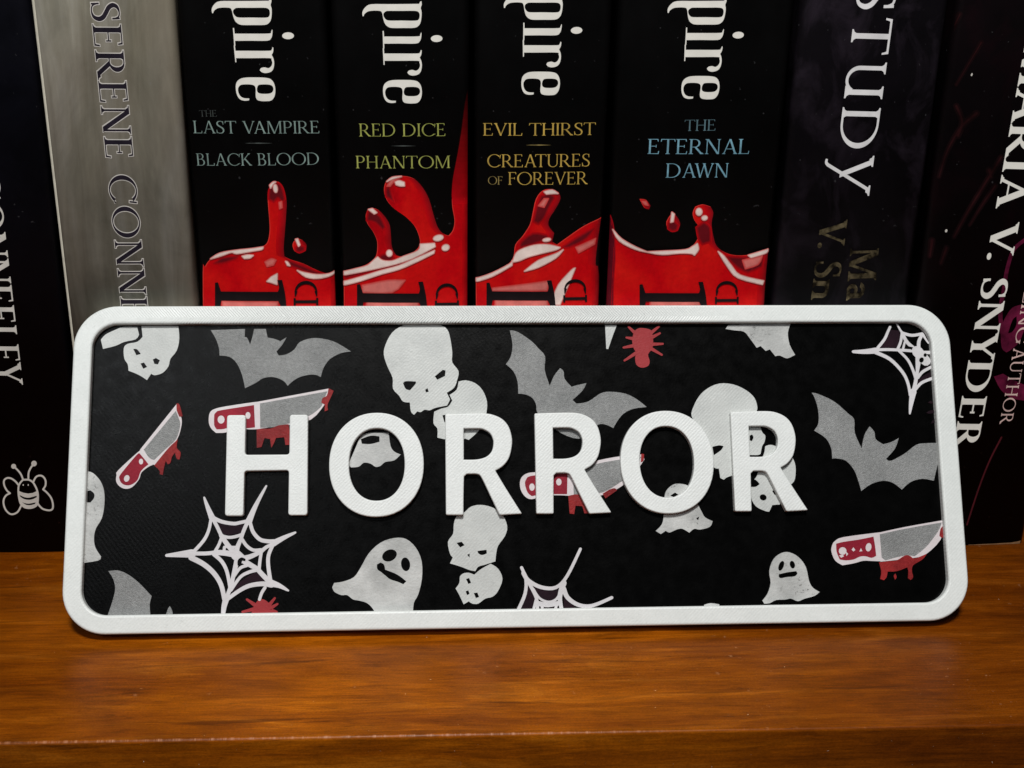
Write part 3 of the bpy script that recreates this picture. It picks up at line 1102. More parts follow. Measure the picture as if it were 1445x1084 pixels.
def lens(x0, x1, y, t):
    return [(x0, y), ((x0 * 3 + x1) / 4, y - t * .6), ((x0 + x1) / 2, y - t), ((x0 + x1 * 3) / 4, y - t * .6), (x1, y), ((x0 + x1 * 3) / 4, y + t * .5), ((x0 + x1) / 2, y + t * .8), ((x0 * 3 + x1) / 4, y + t * .5)]


C1.print_on('rule', [lens(345, 385, 202, 0.9)], DIMG, 3)
D1.print_on('rule', [lens(551, 587, 205.8, 0.9)], DIMG, 3)
E1.print_on('rule', [lens(742, 778, 204.6, 0.9)], OCHREDIM, 3)

z4 = lambda pts: Z(240, 220, 3.284, pts)
z6 = lambda pts: Z(650, 0, 2.464, pts)


INKS = {}


def blend(a, b, t, rough_scale=260):
    """ink between two printed colours"""
    key = (a, b, round(t, 2))
    if key not in INKS:
        c = tuple(x + (y - x) * t for x, y in zip(a[:3], b[:3])) + (1,)
        INKS[key] = ink('printed_ink', c, 0.22, 0.42, 0.10, rough_scale)
    return INKS[key]


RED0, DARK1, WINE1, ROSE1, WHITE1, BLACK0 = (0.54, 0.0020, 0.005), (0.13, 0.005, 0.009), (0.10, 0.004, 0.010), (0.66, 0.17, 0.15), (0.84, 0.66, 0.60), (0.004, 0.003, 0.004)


def soft(bk, name, polys, c0, c1, layer, parent, widths=(2.6, 1.7, 0.9, 0.0), clip=None):
    """airbrushed patch of the illustration: nested outlines stepping from one ink to the other (photo px)"""
    for k, wd in enumerate(widths):
        t = (k + 1) / len(widths)
        rims = []
        if wd:
            for p in polys:
                p = clean(p, 0.05)
                for i in range(len(p)):
                    rims += stroke([p[i - 1], p[i]], abs(wd) * 2)
        bk.print_on(name, polys + (rims if wd > 0 else []), blend(c0, c1, t), layer + k * 0.45, rims if wd < 0 else (), parent)


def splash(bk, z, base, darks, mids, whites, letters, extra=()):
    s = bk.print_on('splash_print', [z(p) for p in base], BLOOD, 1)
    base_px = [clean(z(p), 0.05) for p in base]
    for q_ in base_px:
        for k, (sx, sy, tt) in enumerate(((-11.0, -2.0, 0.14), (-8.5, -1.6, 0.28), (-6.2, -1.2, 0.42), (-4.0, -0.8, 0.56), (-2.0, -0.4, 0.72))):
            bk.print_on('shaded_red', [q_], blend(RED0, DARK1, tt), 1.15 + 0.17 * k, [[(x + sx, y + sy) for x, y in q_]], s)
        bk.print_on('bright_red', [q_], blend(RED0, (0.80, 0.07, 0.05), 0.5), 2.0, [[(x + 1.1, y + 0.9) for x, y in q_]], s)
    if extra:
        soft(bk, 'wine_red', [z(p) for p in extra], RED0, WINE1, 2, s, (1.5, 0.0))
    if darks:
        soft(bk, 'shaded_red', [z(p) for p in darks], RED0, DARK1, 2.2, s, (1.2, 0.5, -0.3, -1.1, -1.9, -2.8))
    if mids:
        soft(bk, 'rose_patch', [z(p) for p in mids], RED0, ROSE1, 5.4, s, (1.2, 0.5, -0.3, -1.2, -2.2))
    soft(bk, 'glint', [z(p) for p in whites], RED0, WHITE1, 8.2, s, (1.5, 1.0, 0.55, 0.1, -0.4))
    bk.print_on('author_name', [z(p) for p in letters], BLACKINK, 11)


def rotated_caps(z, x0, x1, yb, xw, cx, cy, rx, ry, sc):
    """the top of a huge turned-over P or I and of the small name beside it"""
    out = []
    out.append(smooth([(x0, yb - 40 * sc), (x0 + 14 * sc, yb - 42 * sc), (x0 + 26 * sc, yb - 6 * sc), (x0 + 28 * sc, yb), (x1 - 40 * sc, yb), (x1 - 34 * sc, yb - 20 * sc), (x1 - 42 * sc, yb - 54 * sc), (x1 - 20 * sc, yb - 55 * sc), (x1 - 6 * sc, yb + 10 * sc), (x1, yb + 70 * sc), (x1 - 24 * sc, yb + 70 * sc), (x1 - 38 * sc, yb + 42 * sc), (x0 + 30 * sc, yb + 42 * sc), (x0 + 24 * sc, yb + 70 * sc), (x0, yb + 70 * sc)], 50))
    pen = Pen(0.1, 0.05, 0.05, 0)
    n = 18
    w = 12 * sc
    for k in range(n):
        a0, a1 = rad(170 + 200 * k / n), rad(170 + 200 * (k + 1) / n)
        ww = lambda a: w * (0.65 + 0.6 * abs(math.sin(a)))
        out.append([(cx + rx * math.cos(a0), cy + ry * math.sin(a0)), (cx + rx * math.cos(a1), cy + ry * math.sin(a1)),
                    (cx + (rx - ww(a1)) * math.cos(a1), cy + (ry - ww(a1)) * math.sin(a1)), (cx + (rx - ww(a0)) * math.cos(a0), cy + (ry - ww(a0)) * math.sin(a0))])
    out.append([(cx + rx * .75, cy - 2 * sc), (cx + rx * 1.02, cy - 4 * sc), (cx + rx, cy + 22 * sc), (cx + rx * .9, cy + 22 * sc)])
    out.append([(cx - rx * .75, cy - 2 * sc), (cx - rx * 1.02, cy - 4 * sc), (cx - rx, cy + 22 * sc), (cx - rx * .9, cy + 22 * sc)])
    out.append([(cx - rx, cy + 40 * sc), (cx + rx, cy + 40 * sc), (cx + rx, cy + 54 * sc), (cx - rx, cy + 54 * sc)])
    for ex in (-1, 1):
        out.append([(cx + ex * rx - 5 * sc, cy + 30 * sc), (cx + ex * rx + 5 * sc, cy + 30 * sc), (cx + ex * rx + 5 * sc, cy + 64 * sc), (cx + ex * rx - 5 * sc, cy + 64 * sc)])
    return out


LOW = 1010  # how far below the sign's top rim the printed splash still runs (enlargement units)
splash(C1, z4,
       [smooth([(152, LOW), (150, 545), (160, 515), (185, 480), (230, 450), (300, 437), (380, 428), (430, 418), (453, 395), (462, 340), (458, 270), (453, 190), (460, 145), (475, 122), (490, 118), (510, 124), (528, 150), (540, 205), (538, 270), (533, 340), (527, 420), (530, 465), (560, 480), (620, 500), (680, 530), (735, 548), (780, 532), (780, LOW)]),
        smooth([(568, 418), (572, 398), (590, 382), (612, 390), (632, 412), (630, 438), (600, 453), (578, 442)])],
       [smooth([(456, 200), (458, 160), (474, 128), (492, 124), (512, 132), (526, 160), (534, 200), (520, 215), (500, 195), (480, 215)]),
        smooth([(540, 478), (600, 500), (680, 535), (730, 552), (690, 558), (620, 535), (570, 515), (545, 500)]),
        smooth([(580, 425), (600, 412), (625, 420), (625, 438), (600, 448), (582, 440)]), smooth([(200, 500), (240, 470), (320, 462), (300, 480), (240, 500)])],
       [smooth([(240, 672), (500, 674), (510, LOW), (240, LOW)]), smooth([(440, 490), (470, 475), (492, 482), (480, 505), (450, 512)]), smooth([(505, 215), (518, 210), (520, 240), (508, 245)])],
       [smooth([(188, 478), (230, 452), (300, 438), (380, 429), (432, 421), (425, 432), (380, 440), (310, 452), (285, 446), (240, 462)]), smooth([(335, 464), (360, 458), (386, 460), (370, 472), (345, 474)]),
        [(450, 580), (470, 560), (497, 545), (496, 594), (470, 585)], smooth([(590, 530), (620, 540), (680, 551), (735, 548), (772, 534), (768, 544), (730, 560), (680, 568), (630, 560)]),
        ell(489, 150, 8, 18, -8), smooth([(582, 386), (592, 384), (602, 412), (596, 418)]), smooth([(536, 488), (546, 492), (556, 508), (545, 506)]), smooth([(463, 135), (478, 121), (490, 120), (478, 130), (467, 148)])],
       rotated_caps(z4, 208, 540, 628, 0, 630, 628, 52, 50, 1.0))

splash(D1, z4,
       [smooth([(806, LOW), (804, 535), (850, 522), (900, 508), (930, 490), (953, 465), (960, 430), (958, 390), (940, 350), (915, 315), (906, 280), (914, 252), (935, 242), (965, 250), (995, 280), (1018, 320), (1024, 380), (1028, 420), (1045, 455), (1070, 465), (1110, 455), (1145, 430), (1158, 400), (1150, 360), (1130, 320), (1090, 280), (1040, 245), (1005, 205), (991, 160), (1000, 120), (1030, 98), (1080, 92), (1130, 105), (1170, 145), (1200, 200), (1220, 270), (1240, 330), (1265, 360), (1290, 370), (1310, 345), (1318, 300), (1308, 240), (1306, 200), (1390, 200), (1390, LOW)])],
       [smooth([(910, 300), (915, 260), (940, 255), (975, 280), (1000, 330), (985, 345), (950, 310)]), smooth([(965, 470), (985, 455), (1020, 450), (1040, 470), (1020, 486), (985, 484)]),
        smooth([(1000, 190), (1000, 150), (1030, 112), (1060, 108), (1020, 150), (1040, 215)]), smooth([(806, 556), (880, 538), (960, 518), (960, 526), (880, 552), (806, 572)])],
       [smooth([(890, 600), (1010, 575), (1090, 575), (1030, 632), (890, 634)]), smooth([(910, 672), (1150, 672), (1150, LOW), (910, LOW)]), smooth([(1005, 140), (1025, 105), (1075, 97), (1045, 112), (1020, 140)])],
       [smooth([(806, 538), (860, 524), (915, 508), (945, 482), (962, 468), (985, 484), (1030, 486), (1080, 466), (1150, 438), (1160, 408), (1225, 405), (1228, 420), (1130, 470), (1050, 498), (960, 520), (880, 538), (806, 553)], 60),
        smooth([(806, 584), (880, 562), (980, 530), (1060, 508), (1130, 478), (1225, 438), (1222, 450), (1140, 490), (1060, 524), (980, 546), (880, 580), (806, 600)]),
        ell(1243, 380, 22, 12, -12), ell(1277, 425, 16, 13, -20), smooth([(1044, 120), (1062, 114), (1085, 122), (1086, 138), (1066, 138), (1048, 132)]), ell(1016, 450, 12, 14), smooth([(920, 248), (938, 244), (958, 262), (946, 268)]), smooth([(1005, 118), (1030, 99), (1072, 94), (1030, 106)])],
       rotated_caps(z4, 866, 1192, 636, 0, 1283, 640, 51, 50, 1.0),
       )
spire = curve([(1309, 226), (1307, 200), (1305, 180), (1310, 110), (1325, 30), (1338, -40), (1352, -130), (1368, -250), (1386, -330)], 3)
for i in range(len(spire) - 1):
    (xa, ya), (xb, yb_) = spire[i], spire[i + 1]
    t = i / (len(spire) - 2)
    D1.print_on('splash_spire', [z4([(xa, ya), (1390, ya), (1390, yb_), (xb, yb_)])], blend((0.48, 0.002, 0.006), (0.003, 0.0012, 0.0014), t**0.8), 2.4)

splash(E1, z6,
       [smooth([(55, 1260), (53, 972), (110, 950), (165, 918), (184, 890), (190, 850), (215, 820), (240, 780), (250, 740), (262, 690), (285, 662), (315, 657), (340, 668), (347, 690), (330, 725), (308, 760), (306, 785), (325, 810), (318, 840), (335, 850), (370, 825), (430, 785), (490, 758), (476, 850), (470, 920), (482, 960), (484, 1260)])],
       [smooth([(262, 720), (280, 680), (310, 672), (330, 685), (310, 720), (290, 760), (270, 780), (252, 770)]), smooth([(210, 840), (250, 810), (300, 815), (310, 830), (250, 850), (205, 862)]), smooth([(350, 860), (420, 815), (470, 790), (440, 830), (380, 860)])],
       [smooth([(110, 1002), (240, 985), (310, 975), (300, 1010), (110, 1012)]), smooth([(120, 1042), (300, 1042), (330, 1200), (120, 1200)]), smooth([(270, 715), (290, 690), (305, 690), (290, 720)]), smooth([(400, 860), (470, 830), (466, 850), (410, 880)])],
       [smooth([(182, 910), (190, 885), (208, 868), (255, 852), (300, 850), (330, 856), (345, 860), (330, 868), (280, 880), (235, 892), (205, 905)]), smooth([(222, 942), (270, 905), (330, 882), (356, 868), (330, 896), (270, 928)]),
        smooth([(55, 970), (110, 950), (170, 918), (180, 905), (178, 922), (112, 960), (55, 980)]), smooth([(322, 1040), (340, 990), (385, 940), (398, 932), (376, 985), (350, 1046), (345, 1058), (330, 1058)]), smooth([(290, 666), (318, 660), (338, 672), (322, 672), (298, 674)]), ell(299, 833, 13, 5, -8)],
       rotated_caps(z6, 90, 330, 1013, 0, 398, 1004, 38, 34, 0.72))

splash(F1, z6,
       [smooth([(500, 1260), (505, 740), (520, 755), (535, 800), (560, 830), (610, 860), (650, 875), (700, 872), (780, 868), (805, 855), (825, 825), (828, 790), (812, 765), (806, 740), (815, 718), (840, 710), (868, 718), (878, 740), (872, 775), (878, 820), (890, 855), (920, 878), (960, 888), (1010, 885), (1072, 868), (1060, 1000), (1048, 1260)]),
        smooth([(622, 692), (645, 695), (660, 715), (655, 728), (638, 722)]), smooth([(737, 735), (755, 758), (763, 780), (755, 802), (738, 807), (720, 797), (715, 770)])],
       [smooth([(818, 790), (845, 770), (868, 790), (870, 840), (840, 850), (826, 830)]), smooth([(720, 775), (740, 765), (758, 782), (752, 800), (735, 804), (720, 795)]), smooth([(920, 890), (1000, 893), (1060, 880), (1050, 930), (1000, 950), (960, 930)])],
       [smooth([(660, 1042), (830, 1042), (850, 1200), (640, 1200)]), smooth([(630, 700), (645, 700), (652, 714), (640, 712)]), smooth([(980, 905), (1050, 890), (1035, 920), (990, 935)])],
       [smooth([(648, 876), (700, 873), (780, 868), (806, 856), (822, 846), (826, 866), (812, 886), (800, 880), (760, 879), (700, 884)]), smooth([(895, 874), (915, 890), (942, 925), (972, 957), (1055, 978), (1050, 990), (965, 966), (930, 930)]),
        ell(847, 757, 9, 7, -10), smooth([(734, 738), (742, 744), (738, 770), (730, 772)]), ell(828, 736, 10, 12), smooth([(530, 800), (560, 832), (610, 860), (648, 876), (606, 866), (552, 838)]), smooth([(1000, 888), (1070, 868), (1064, 880), (1010, 896)])],
       rotated_caps(z6, 622, 856, 1018, 0, 925, 1010, 38, 34, 0.72),
       extra=[smooth([(500, 1260), (505, 735), (520, 752), (532, 800), (536, 900), (530, 1000), (528, 1260)])])

# ---- book 7: purple black
G1 = Book('purple black book with large thin white capitals above dull gold lettering', 47.3, 73.2, 216, COVER['purple'], dy=-0.3)
G1.text('title', 'STuDy', (1211, -26), (1174, 272), 55, OFFW, stem=0.10, hair=0.055, ser=0.07, track=0.10)
gk = dict(stem=0.15, hair=0.06, ser=0.07)
G1.text('author_name', 'Ma', (1199.5, 351), (1193.5, 424), 40, GOLD, **gk)
G1.text('author_name', 'V. Sn', (1158, 311), (1144, 424), 37, GOLD, **gk)

# ---- book 8: wine black
H1 = Book('wine black book at the right end with bold cream capitals and faint red streaks', 74.5, 103.7, 208, COVER['wine'], dy=-0.6)
streaks, halo = [], []
for pts, a, b in (([(1378, 160), (1358, 178), (1338, 212), (1326, 250)], 5, 2), ([(1412, 222), (1392, 255), (1366, 298), (1346, 335)], 3.5, 3), ([(1404, 262), (1385, 290), (1368, 318)], 3, 1),
                  ([(1350, 150), (1358, 172), (1352, 192)], 4, 5), ([(1396, 240), (1398, 250)], 6, 3), ([(1316, 340), (1313, 362)], 5, 3), ([(1336, 350), (1328, 372)], 4, 3), ([(1356, 20), (1345, 48)], 2, 1), ([(1385, 60), (1350, 120)], 2, 1)):
    streaks += stroke(pts, a * 0.8, b * 0.6)
    halo += stroke(pts, a + 5, b + 4)
H1.print_on('red_haze_streaks', halo, DEEPRED, 1)
H1.print_on('red_streaks', streaks, DULLRED, 2)
mag = [smooth([(1413, 490), (1412, 465), (1418, 448), (1428, 434), (1440, 430), (1450, 440), (1446, 462), (1438, 482), (1428, 492), (1420, 497)]), smooth([(1402, 531), (1415, 527), (1430, 536), (1450, 545), (1450, 566), (1428, 562), (1412, 550)])]
mag += stroke([(1446, 338), (1430, 352), (1421, 378), (1416, 408), (1411, 440), (1414, 470)], 5, 6)
H1.print_on('red_line', stroke([(1413, 617), (1396, 650), (1381, 688), (1364, 740)], 2.4, 2.2), blend((0.05, 0.007, 0.010), (0.09, 0.012, 0.018), 0.5), 2)
H1.print_on('magenta_swirl', mag, MAGENTA, 3, [smooth([(1422, 470), (1428, 452), (1434, 446), (1434, 458), (1428, 468)])])
H1.text('author_name', 'MARIA V. SNYDER', (1446, 60), (1344, 633), 38, CREAM, stem=0.155, hair=0.06, ser=0.07, track=0.02, layer=4)
tk = dict(stem=0.10, hair=0.055, ser=0.06, track=0.03, layer=4)
H1.text('subtitle', 'LING', (1444.5, 412), (1431, 486), 17.5, GLINT, **tk)
H1.text('subtitle', 'AUTHOR', (1430, 491), (1410, 598), 17.5, GLINT, **tk)
H1.print_on('fleck', [ell(1371.5, 105.5, 1.2, 2.2, 20)], DIMCREAM, 2)
H1.print_on('fleck', [ell(1335.5, 326, 1.6, 2.3, 20)], DIMCREAM, 2)
H1.print_on('worn_edge', [[(92, 0.05), (103.0, 0.05), (103.0, 0.7), (101, 0.4), (97, 0.28), (92, 0.15)]], TANEDGE, 2, px=False)

# ------------------------------------------------------------------ the sign
mw = Matrix.Identity(4)
for i in range(3):
    mw[i][0], mw[i][1], mw[i][2], mw[i][3] = EX[i], EY[i], EN[i], SORG[i]
SIGN = empty('shelf_sign', mat=mw)
tag(SIGN, 'black shelf sign in a white rounded frame reading HORROR leaning against the books', 'sign')

PL = -1.4   # plate surface, mm below the frame's front
ART = PL + 0.16
outer = rounded_rect(-80.0, 0.0, 80.0, SH, 7.6)
a = on_sign(128.8, 500, 0)[0]
ul, ur = on_sign(128.0, 520)[0], on_sign(1317.5, 520)[0]
vt, vb = on_sign(725, 455.6)[1], on_sign(725, 859.5)[1]
inner = rounded_rect(ul, vb, ur, vt, 4.4)
bevelled('frame', outer, [inner], WHITE, -ST, 0.0, 0.42, SIGN)
bevelled('backing_panel', rounded_rect(ul - 0.6, vb - 0.6, ur + 0.6, vt + 0.6, 4.9), [], BLACK, -ST + 0.4, PL, 0.05, SIGN)


def U(ox, oy, pts, h=None, sc=3.6125):
    return [on_sign(x, y, ART if h is None else h) for x, y in Z(ox, oy, sc, pts)]


za = lambda p: U(80, 420, p)
zb = lambda p: U(80, 640, p)
zc = lambda p: U(440, 420, p)
zd = lambda p: U(440, 640, p)
ze = lambda p: U(700, 420, p)
zf = lambda p: U(700, 640, p)
zg = lambda p: U(1000, 420, p)
zh = lambda p: U(1000, 640, p)


def inlay(name, polys, mat, parent=SIGN, holes=(), up=0.0, jag=50):
    polys = [smooth(p, jag) for p in polys]
    holes = [smooth(p, jag) for p in holes]
    return slab(name, polys, mat, PL - 0.2, ART + up, parent, holes)


# bats
inlay('bat_inlay', [za([(785, 166), (960, 160), (958, 200), (972, 207), (986, 240), (999, 195), (1006, 160), (1066, 160), (1075, 204), (1108, 210), (1140, 222), (1172, 202), (1150, 240), (1120, 275), (1132, 296), (1172, 289), (1212, 264), (1238, 228), (1300, 207), (1370, 212), (1430, 232), (1500, 275), (1450, 283), (1395, 312), (1362, 355), (1346, 405), (1320, 394), (1285, 394), (1240, 405), (1205, 425), (1177, 450), (1160, 428), (1125, 410), (1090, 405), (1050, 412), (1015, 435), (960, 462), (945, 395), (918, 335), (880, 302), (830, 296), (828, 262), (812, 212)])], SILVER)
inlay('bat_inlay', [ze([(70, 166), (112, 176), (180, 222), (215, 258), (250, 300), (248, 370), (274, 450), (295, 400), (326, 360), (344, 375), (350, 415), (385, 455), (420, 445), (461, 436), (440, 475), (390, 522), (410, 541), (470, 530), (530, 490), (580, 480), (660, 490), (720, 520), (768, 558), (700, 567), (650, 592), (618, 630), (598, 666), (560, 648), (520, 648), (480, 690), (420, 720), (330, 690), (240, 620), (208, 580), (204, 545), (185, 512), (150, 494), (113, 490), (110, 430), (90, 378), (50, 340), (75, 300), (84, 240)])], SILVER)
inlay('bat_inlay', [zg([(525, 485), (560, 492), (640, 530), (710, 590), (742, 622), (745, 690), (780, 769), (795, 700), (821, 657), (845, 685), (852, 722), (890, 748), (930, 737), (969, 716), (950, 770), (904, 822), (930, 832), (1000, 795), (1060, 750), (1120, 742), (1185, 742), (1180, 800), (1165, 860), (1148, 934), (1090, 924), (1030, 940), (985, 979), (940, 945), (890, 934), (830, 950), (778, 986), (765, 940), (742, 880), (700, 832), (650, 820), (630, 821), (625, 770), (598, 718), (538, 678), (560, 640), (558, 570), (540, 510)])], SILVER)
inlay('bat_inlay', [zb([(263, 600), (310, 596), (360, 615), (420, 660), (484, 728), (474, 770), (478, 830), (258, 830), (285, 750), (298, 690), (288, 640)]), zb([(556, 825), (566, 795), (576, 778), (588, 800), (592, 825)])], SILVER)

# skulls: a big one over a small one
inlay('skull_inlay', [za([(225, 215), (250, 188), (300, 164), (340, 150), (410, 150), (420, 190), (402, 213), (345, 226), (300, 246), (236, 262)]),
                      za([(432, 145), (620, 145), (625, 210), (612, 270), (580, 312), (570, 350), (540, 384), (500, 396), (482, 388), (460, 421), (432, 402), (400, 386), (366, 373), (362, 340), (345, 312), (342, 258), (362, 236), (410, 226), (438, 200)])], BONE,
      holes=[za([(390, 262), (410, 264), (429, 288), (406, 294)]), za([(490, 316), (506, 308), (526, 320), (516, 341), (498, 338)]), za([(427, 336), (445, 331), (461, 354), (441, 363)])])
inlay('skull_inlay', [zc([(470, 141), (560, 132), (650, 140), (690, 162), (706, 210), (716, 280), (716, 330), (748, 375), (741, 420), (725, 460), (688, 485), (705, 520), (690, 550), (640, 560), (620, 566), (600, 575), (575, 572), (555, 584), (538, 580), (521, 598), (505, 580), (500, 535), (465, 530), (445, 500), (414, 465), (412, 410), (385, 350), (367, 290), (376, 240), (410, 178)]),
                      zc([(748, 428), (785, 422), (832, 436), (870, 472), (893, 530), (890, 590), (880, 640), (840, 690), (800, 726), (780, 718), (760, 735), (700, 722), (676, 722), (640, 714), (640, 668), (620, 640), (624, 582), (660, 566), (695, 556), (716, 525), (702, 496), (738, 470)])], BONE,
      holes=[zc([(627, 402), (668, 368), (682, 372), (679, 400), (640, 419)]), zc([(465, 436), (480, 426), (530, 428), (529, 440), (500, 473), (478, 465)]), zc([(578, 470), (590, 462), (596, 480), (582, 484)]), zc([(666, 600), (690, 596), (700, 630), (676, 636)])])
inlay('skull_inlay', [zd([(778, 300), (810, 272), (860, 262), (920, 275), (970, 310), (996, 370), (985, 420), (950, 470), (940, 510), (936, 550), (905, 560), (880, 568), (848, 578), (834, 600), (810, 596), (792, 590), (762, 578), (704, 560), (719, 530), (704, 510), (694, 450), (720, 410), (724, 360), (738, 322)]),
                      zd([(772, 612), (800, 608), (828, 618), (856, 594), (882, 578), (912, 562), (950, 588), (972, 640), (950, 700), (922, 730), (884, 740), (850, 765), (820, 766), (800, 754), (774, 769), (752, 722), (733, 688), (752, 660), (755, 628)])], BONE,
      holes=[zd([(738, 456), (764, 450), (779, 468), (756, 479)]), zd([(844, 497), (891, 491), (892, 510), (868, 518), (850, 510)]), zd([(792, 516), (805, 511), (804, 531)]),
             zd([(786, 640), (802, 635), (812, 660), (798, 665)]), zd([(784, 703), (798, 698), (804, 716), (792, 722)]), zd([(826, 712), (844, 709), (853, 732), (836, 737)])])
zi = lambda p: U(960, 560, p, sc=6.02)
inlay('skull_inlay', [zi([(96, 165), (110, 90), (160, -5), (230, -70), (330, -112), (450, -105), (560, -55), (630, 10), (655, 90), (650, 140), (690, 290), (722, 330), (715, 385), (695, 420), (682, 485), (655, 495), (560, 500), (470, 560), (445, 668), (395, 685), (370, 705), (340, 690), (328, 610), (285, 600), (230, 520), (200, 430), (150, 260)]),
                      zi([(705, 500), (722, 420), (770, 408), (830, 430), (930, 490), (972, 560), (980, 640), (965, 720), (900, 780), (866, 880), (845, 915), (782, 920), (755, 976), (720, 970), (642, 930), (600, 850), (600, 740), (640, 690), (660, 640), (640, 560)])], BONE,
      holes=[zi([(272, 425), (330, 412), (368, 420), (345, 455), (285, 497)]), zi([(600, 700), (640, 705), (675, 742), (640, 765), (600, 765)]), zi(ell(704, 855, 30, 26, 20, 12)), zi([(780, 800), (820, 785), (850, 820), (850, 840), (800, 832)]), zi([(590, 330), (610, 320), (622, 345), (608, 378), (590, 370)])])

# ghosts
inlay('ghost_inlay', [zb([(120, 110), (150, 92), (185, 100), (222, 140), (241, 190), (243, 260), (230, 330), (200, 382), (190, 430), (197, 480), (226, 526), (212, 546), (120, 560)])], GHOSTW, holes=[zb([(150, 192), (172, 188), (191, 205), (190, 228), (172, 250), (150, 250)])])
inlay('ghost_inlay', [zc([(250, 698), (300, 690), (392, 690), (401, 755), (420, 785), (453, 800), (420, 830), (375, 838), (350, 858), (325, 863), (300, 847), (265, 842), (240, 862), (200, 866), (190, 845), (215, 785), (238, 730)])], GHOSTW, holes=[zc([(250, 722), (300, 704), (345, 708), (345, 735), (300, 747), (255, 745)])])
inlay('ghost_inlay', [zg([(86, 160), (100, 140), (418, 132), (404, 180), (413, 240), (441, 292), (400, 310), (364, 296), (340, 299), (312, 264), (291, 272), (265, 247), (245, 256), (210, 208), (180, 174), (130, 167)])], GHOSTW)
inlay('ghost_inlay', [zf([(858, 230), (868, 190), (900, 160), (935, 154), (980, 165), (1010, 200), (1030, 260), (1050, 300), (1066, 326), (1104, 345), (1090, 374), (1040, 388), (1010, 384), (985, 404), (950, 384), (920, 388), (885, 403), (865, 394), (840, 411), (814, 395), (845, 362), (855, 320), (860, 270)])], GHOSTW, holes=[zf([(888, 215), (912, 199), (930, 210), (906, 223)]), zf([(1020, 330), (1036, 322), (1030, 342)])])
gh = inlay('ghost_inlay', [zd([(104, 682), (114, 660), (160, 653), (215, 630), (250, 580), (290, 510), (350, 455), (420, 431), (480, 436), (530, 480), (560, 550), (561, 640), (542, 720), (520, 762), (515, 830), (330, 830), (310, 790), (280, 762), (240, 750), (210, 744), (180, 722), (150, 722), (115, 705)])], GHOSTW,
           holes=[zd(ell(396, 520, 39, 29, -25)), zd(ell(478, 565, 23, 35, -8)), zd([(332, 566), (350, 556), (368, 566), (374, 592), (400, 602), (425, 612), (452, 628), (482, 652), (466, 667), (440, 655), (400, 642), (378, 625), (352, 604), (334, 590)])])
inlay('ghost_inlay', [zh([(274, 750), (300, 715), (316, 660), (309, 600), (330, 540), (370, 508), (412, 504), (460, 530), (496, 580), (512, 650), (532, 685), (566, 706), (540, 726), (490, 740), (455, 753), (420, 740), (390, 745), (345, 747), (312, 763), (284, 766)])], GHOSTW,
      holes=[zh(ell(370, 573, 13, 26, 20)), zh(ell(427, 567, 13, 20, -15)), zh([(358, 616), (400, 606), (447, 600), (453, 612), (440, 626), (400, 630), (368, 636), (357, 628)])])
inlay('ghost_inlay', [ze([(556, 140), (562, 262), (572, 262), (596, 192), (616, 140)])], BONE)
inlay('ghost_inlay', [zf([(1056, 790), (1062, 771), (1095, 763), (1138, 769), (1140, 790)])], GHOSTW)

# spiders
def spider(z, body, legs, w):
    s = slab('spider_inlay', [smooth(body, 60)], RED, PL - 0.2, ART, SIGN)
    for a_, b_ in legs:
        slab('leg', stroke([z([a_])[0], z([b_])[0]], w * 1.2, w * 0.7), RED, PL - 0.2, ART + 0.02, s)


spider(ze, ze([(706, 172), (724, 158), (742, 155), (775, 160), (793, 172), (801, 220), (796, 260), (775, 290), (783, 322), (778, 345), (758, 356), (735, 356), (714, 340), (709, 305), (715, 283), (700, 255), (694, 212)]),
       [((708, 180), (676, 150)), ((700, 210), (665, 204)), ((698, 246), (650, 255)), ((712, 284), (655, 321)), ((790, 180), (830, 148)), ((796, 202), (835, 182)), ((796, 238), (850, 236)), ((790, 260), (845, 292))], 0.55)
zw = lambda p: U(230, 680, p, sc=5.42)
spider(zw, zw([(672, 1020), (690, 960), (715, 920), (740, 898), (775, 902), (812, 930), (830, 965), (840, 1020)]),
       [((700, 940), (642, 900)), ((690, 975), (608, 995)), ((815, 940), (855, 890)), ((825, 965), (875, 935)), ((830, 985), (870, 995))], 0.55)
inlay('spider_inlay', [U(1200, 440, p, sc=6.775) for p in ([(725, 968), (760, 945), (805, 940), (805, 965), (760, 975)], [(742, 868), (770, 850), (795, 870), (770, 878)], [(770, 1070), (790, 1035), (812, 1030), (812, 1060)])], PURPLE)


# webs
def web(z, strands, k, cells=(), holes=()):
    polys = []
    for pts, w0, w1 in strands:
        polys += stroke(z(pts), w0 * k * 1.12, w1 * k * 1.12)
    o = slab('web_inlay', polys, WEBW, PL - 0.2, ART + 0.02, SIGN, [smooth(z(h_), 70) for h_ in holes])
    if cells:
        slab('web_cell', [smooth(z(c), 60) for c in cells], PURPLE, PL - 0.2, PL + 0.06, o)


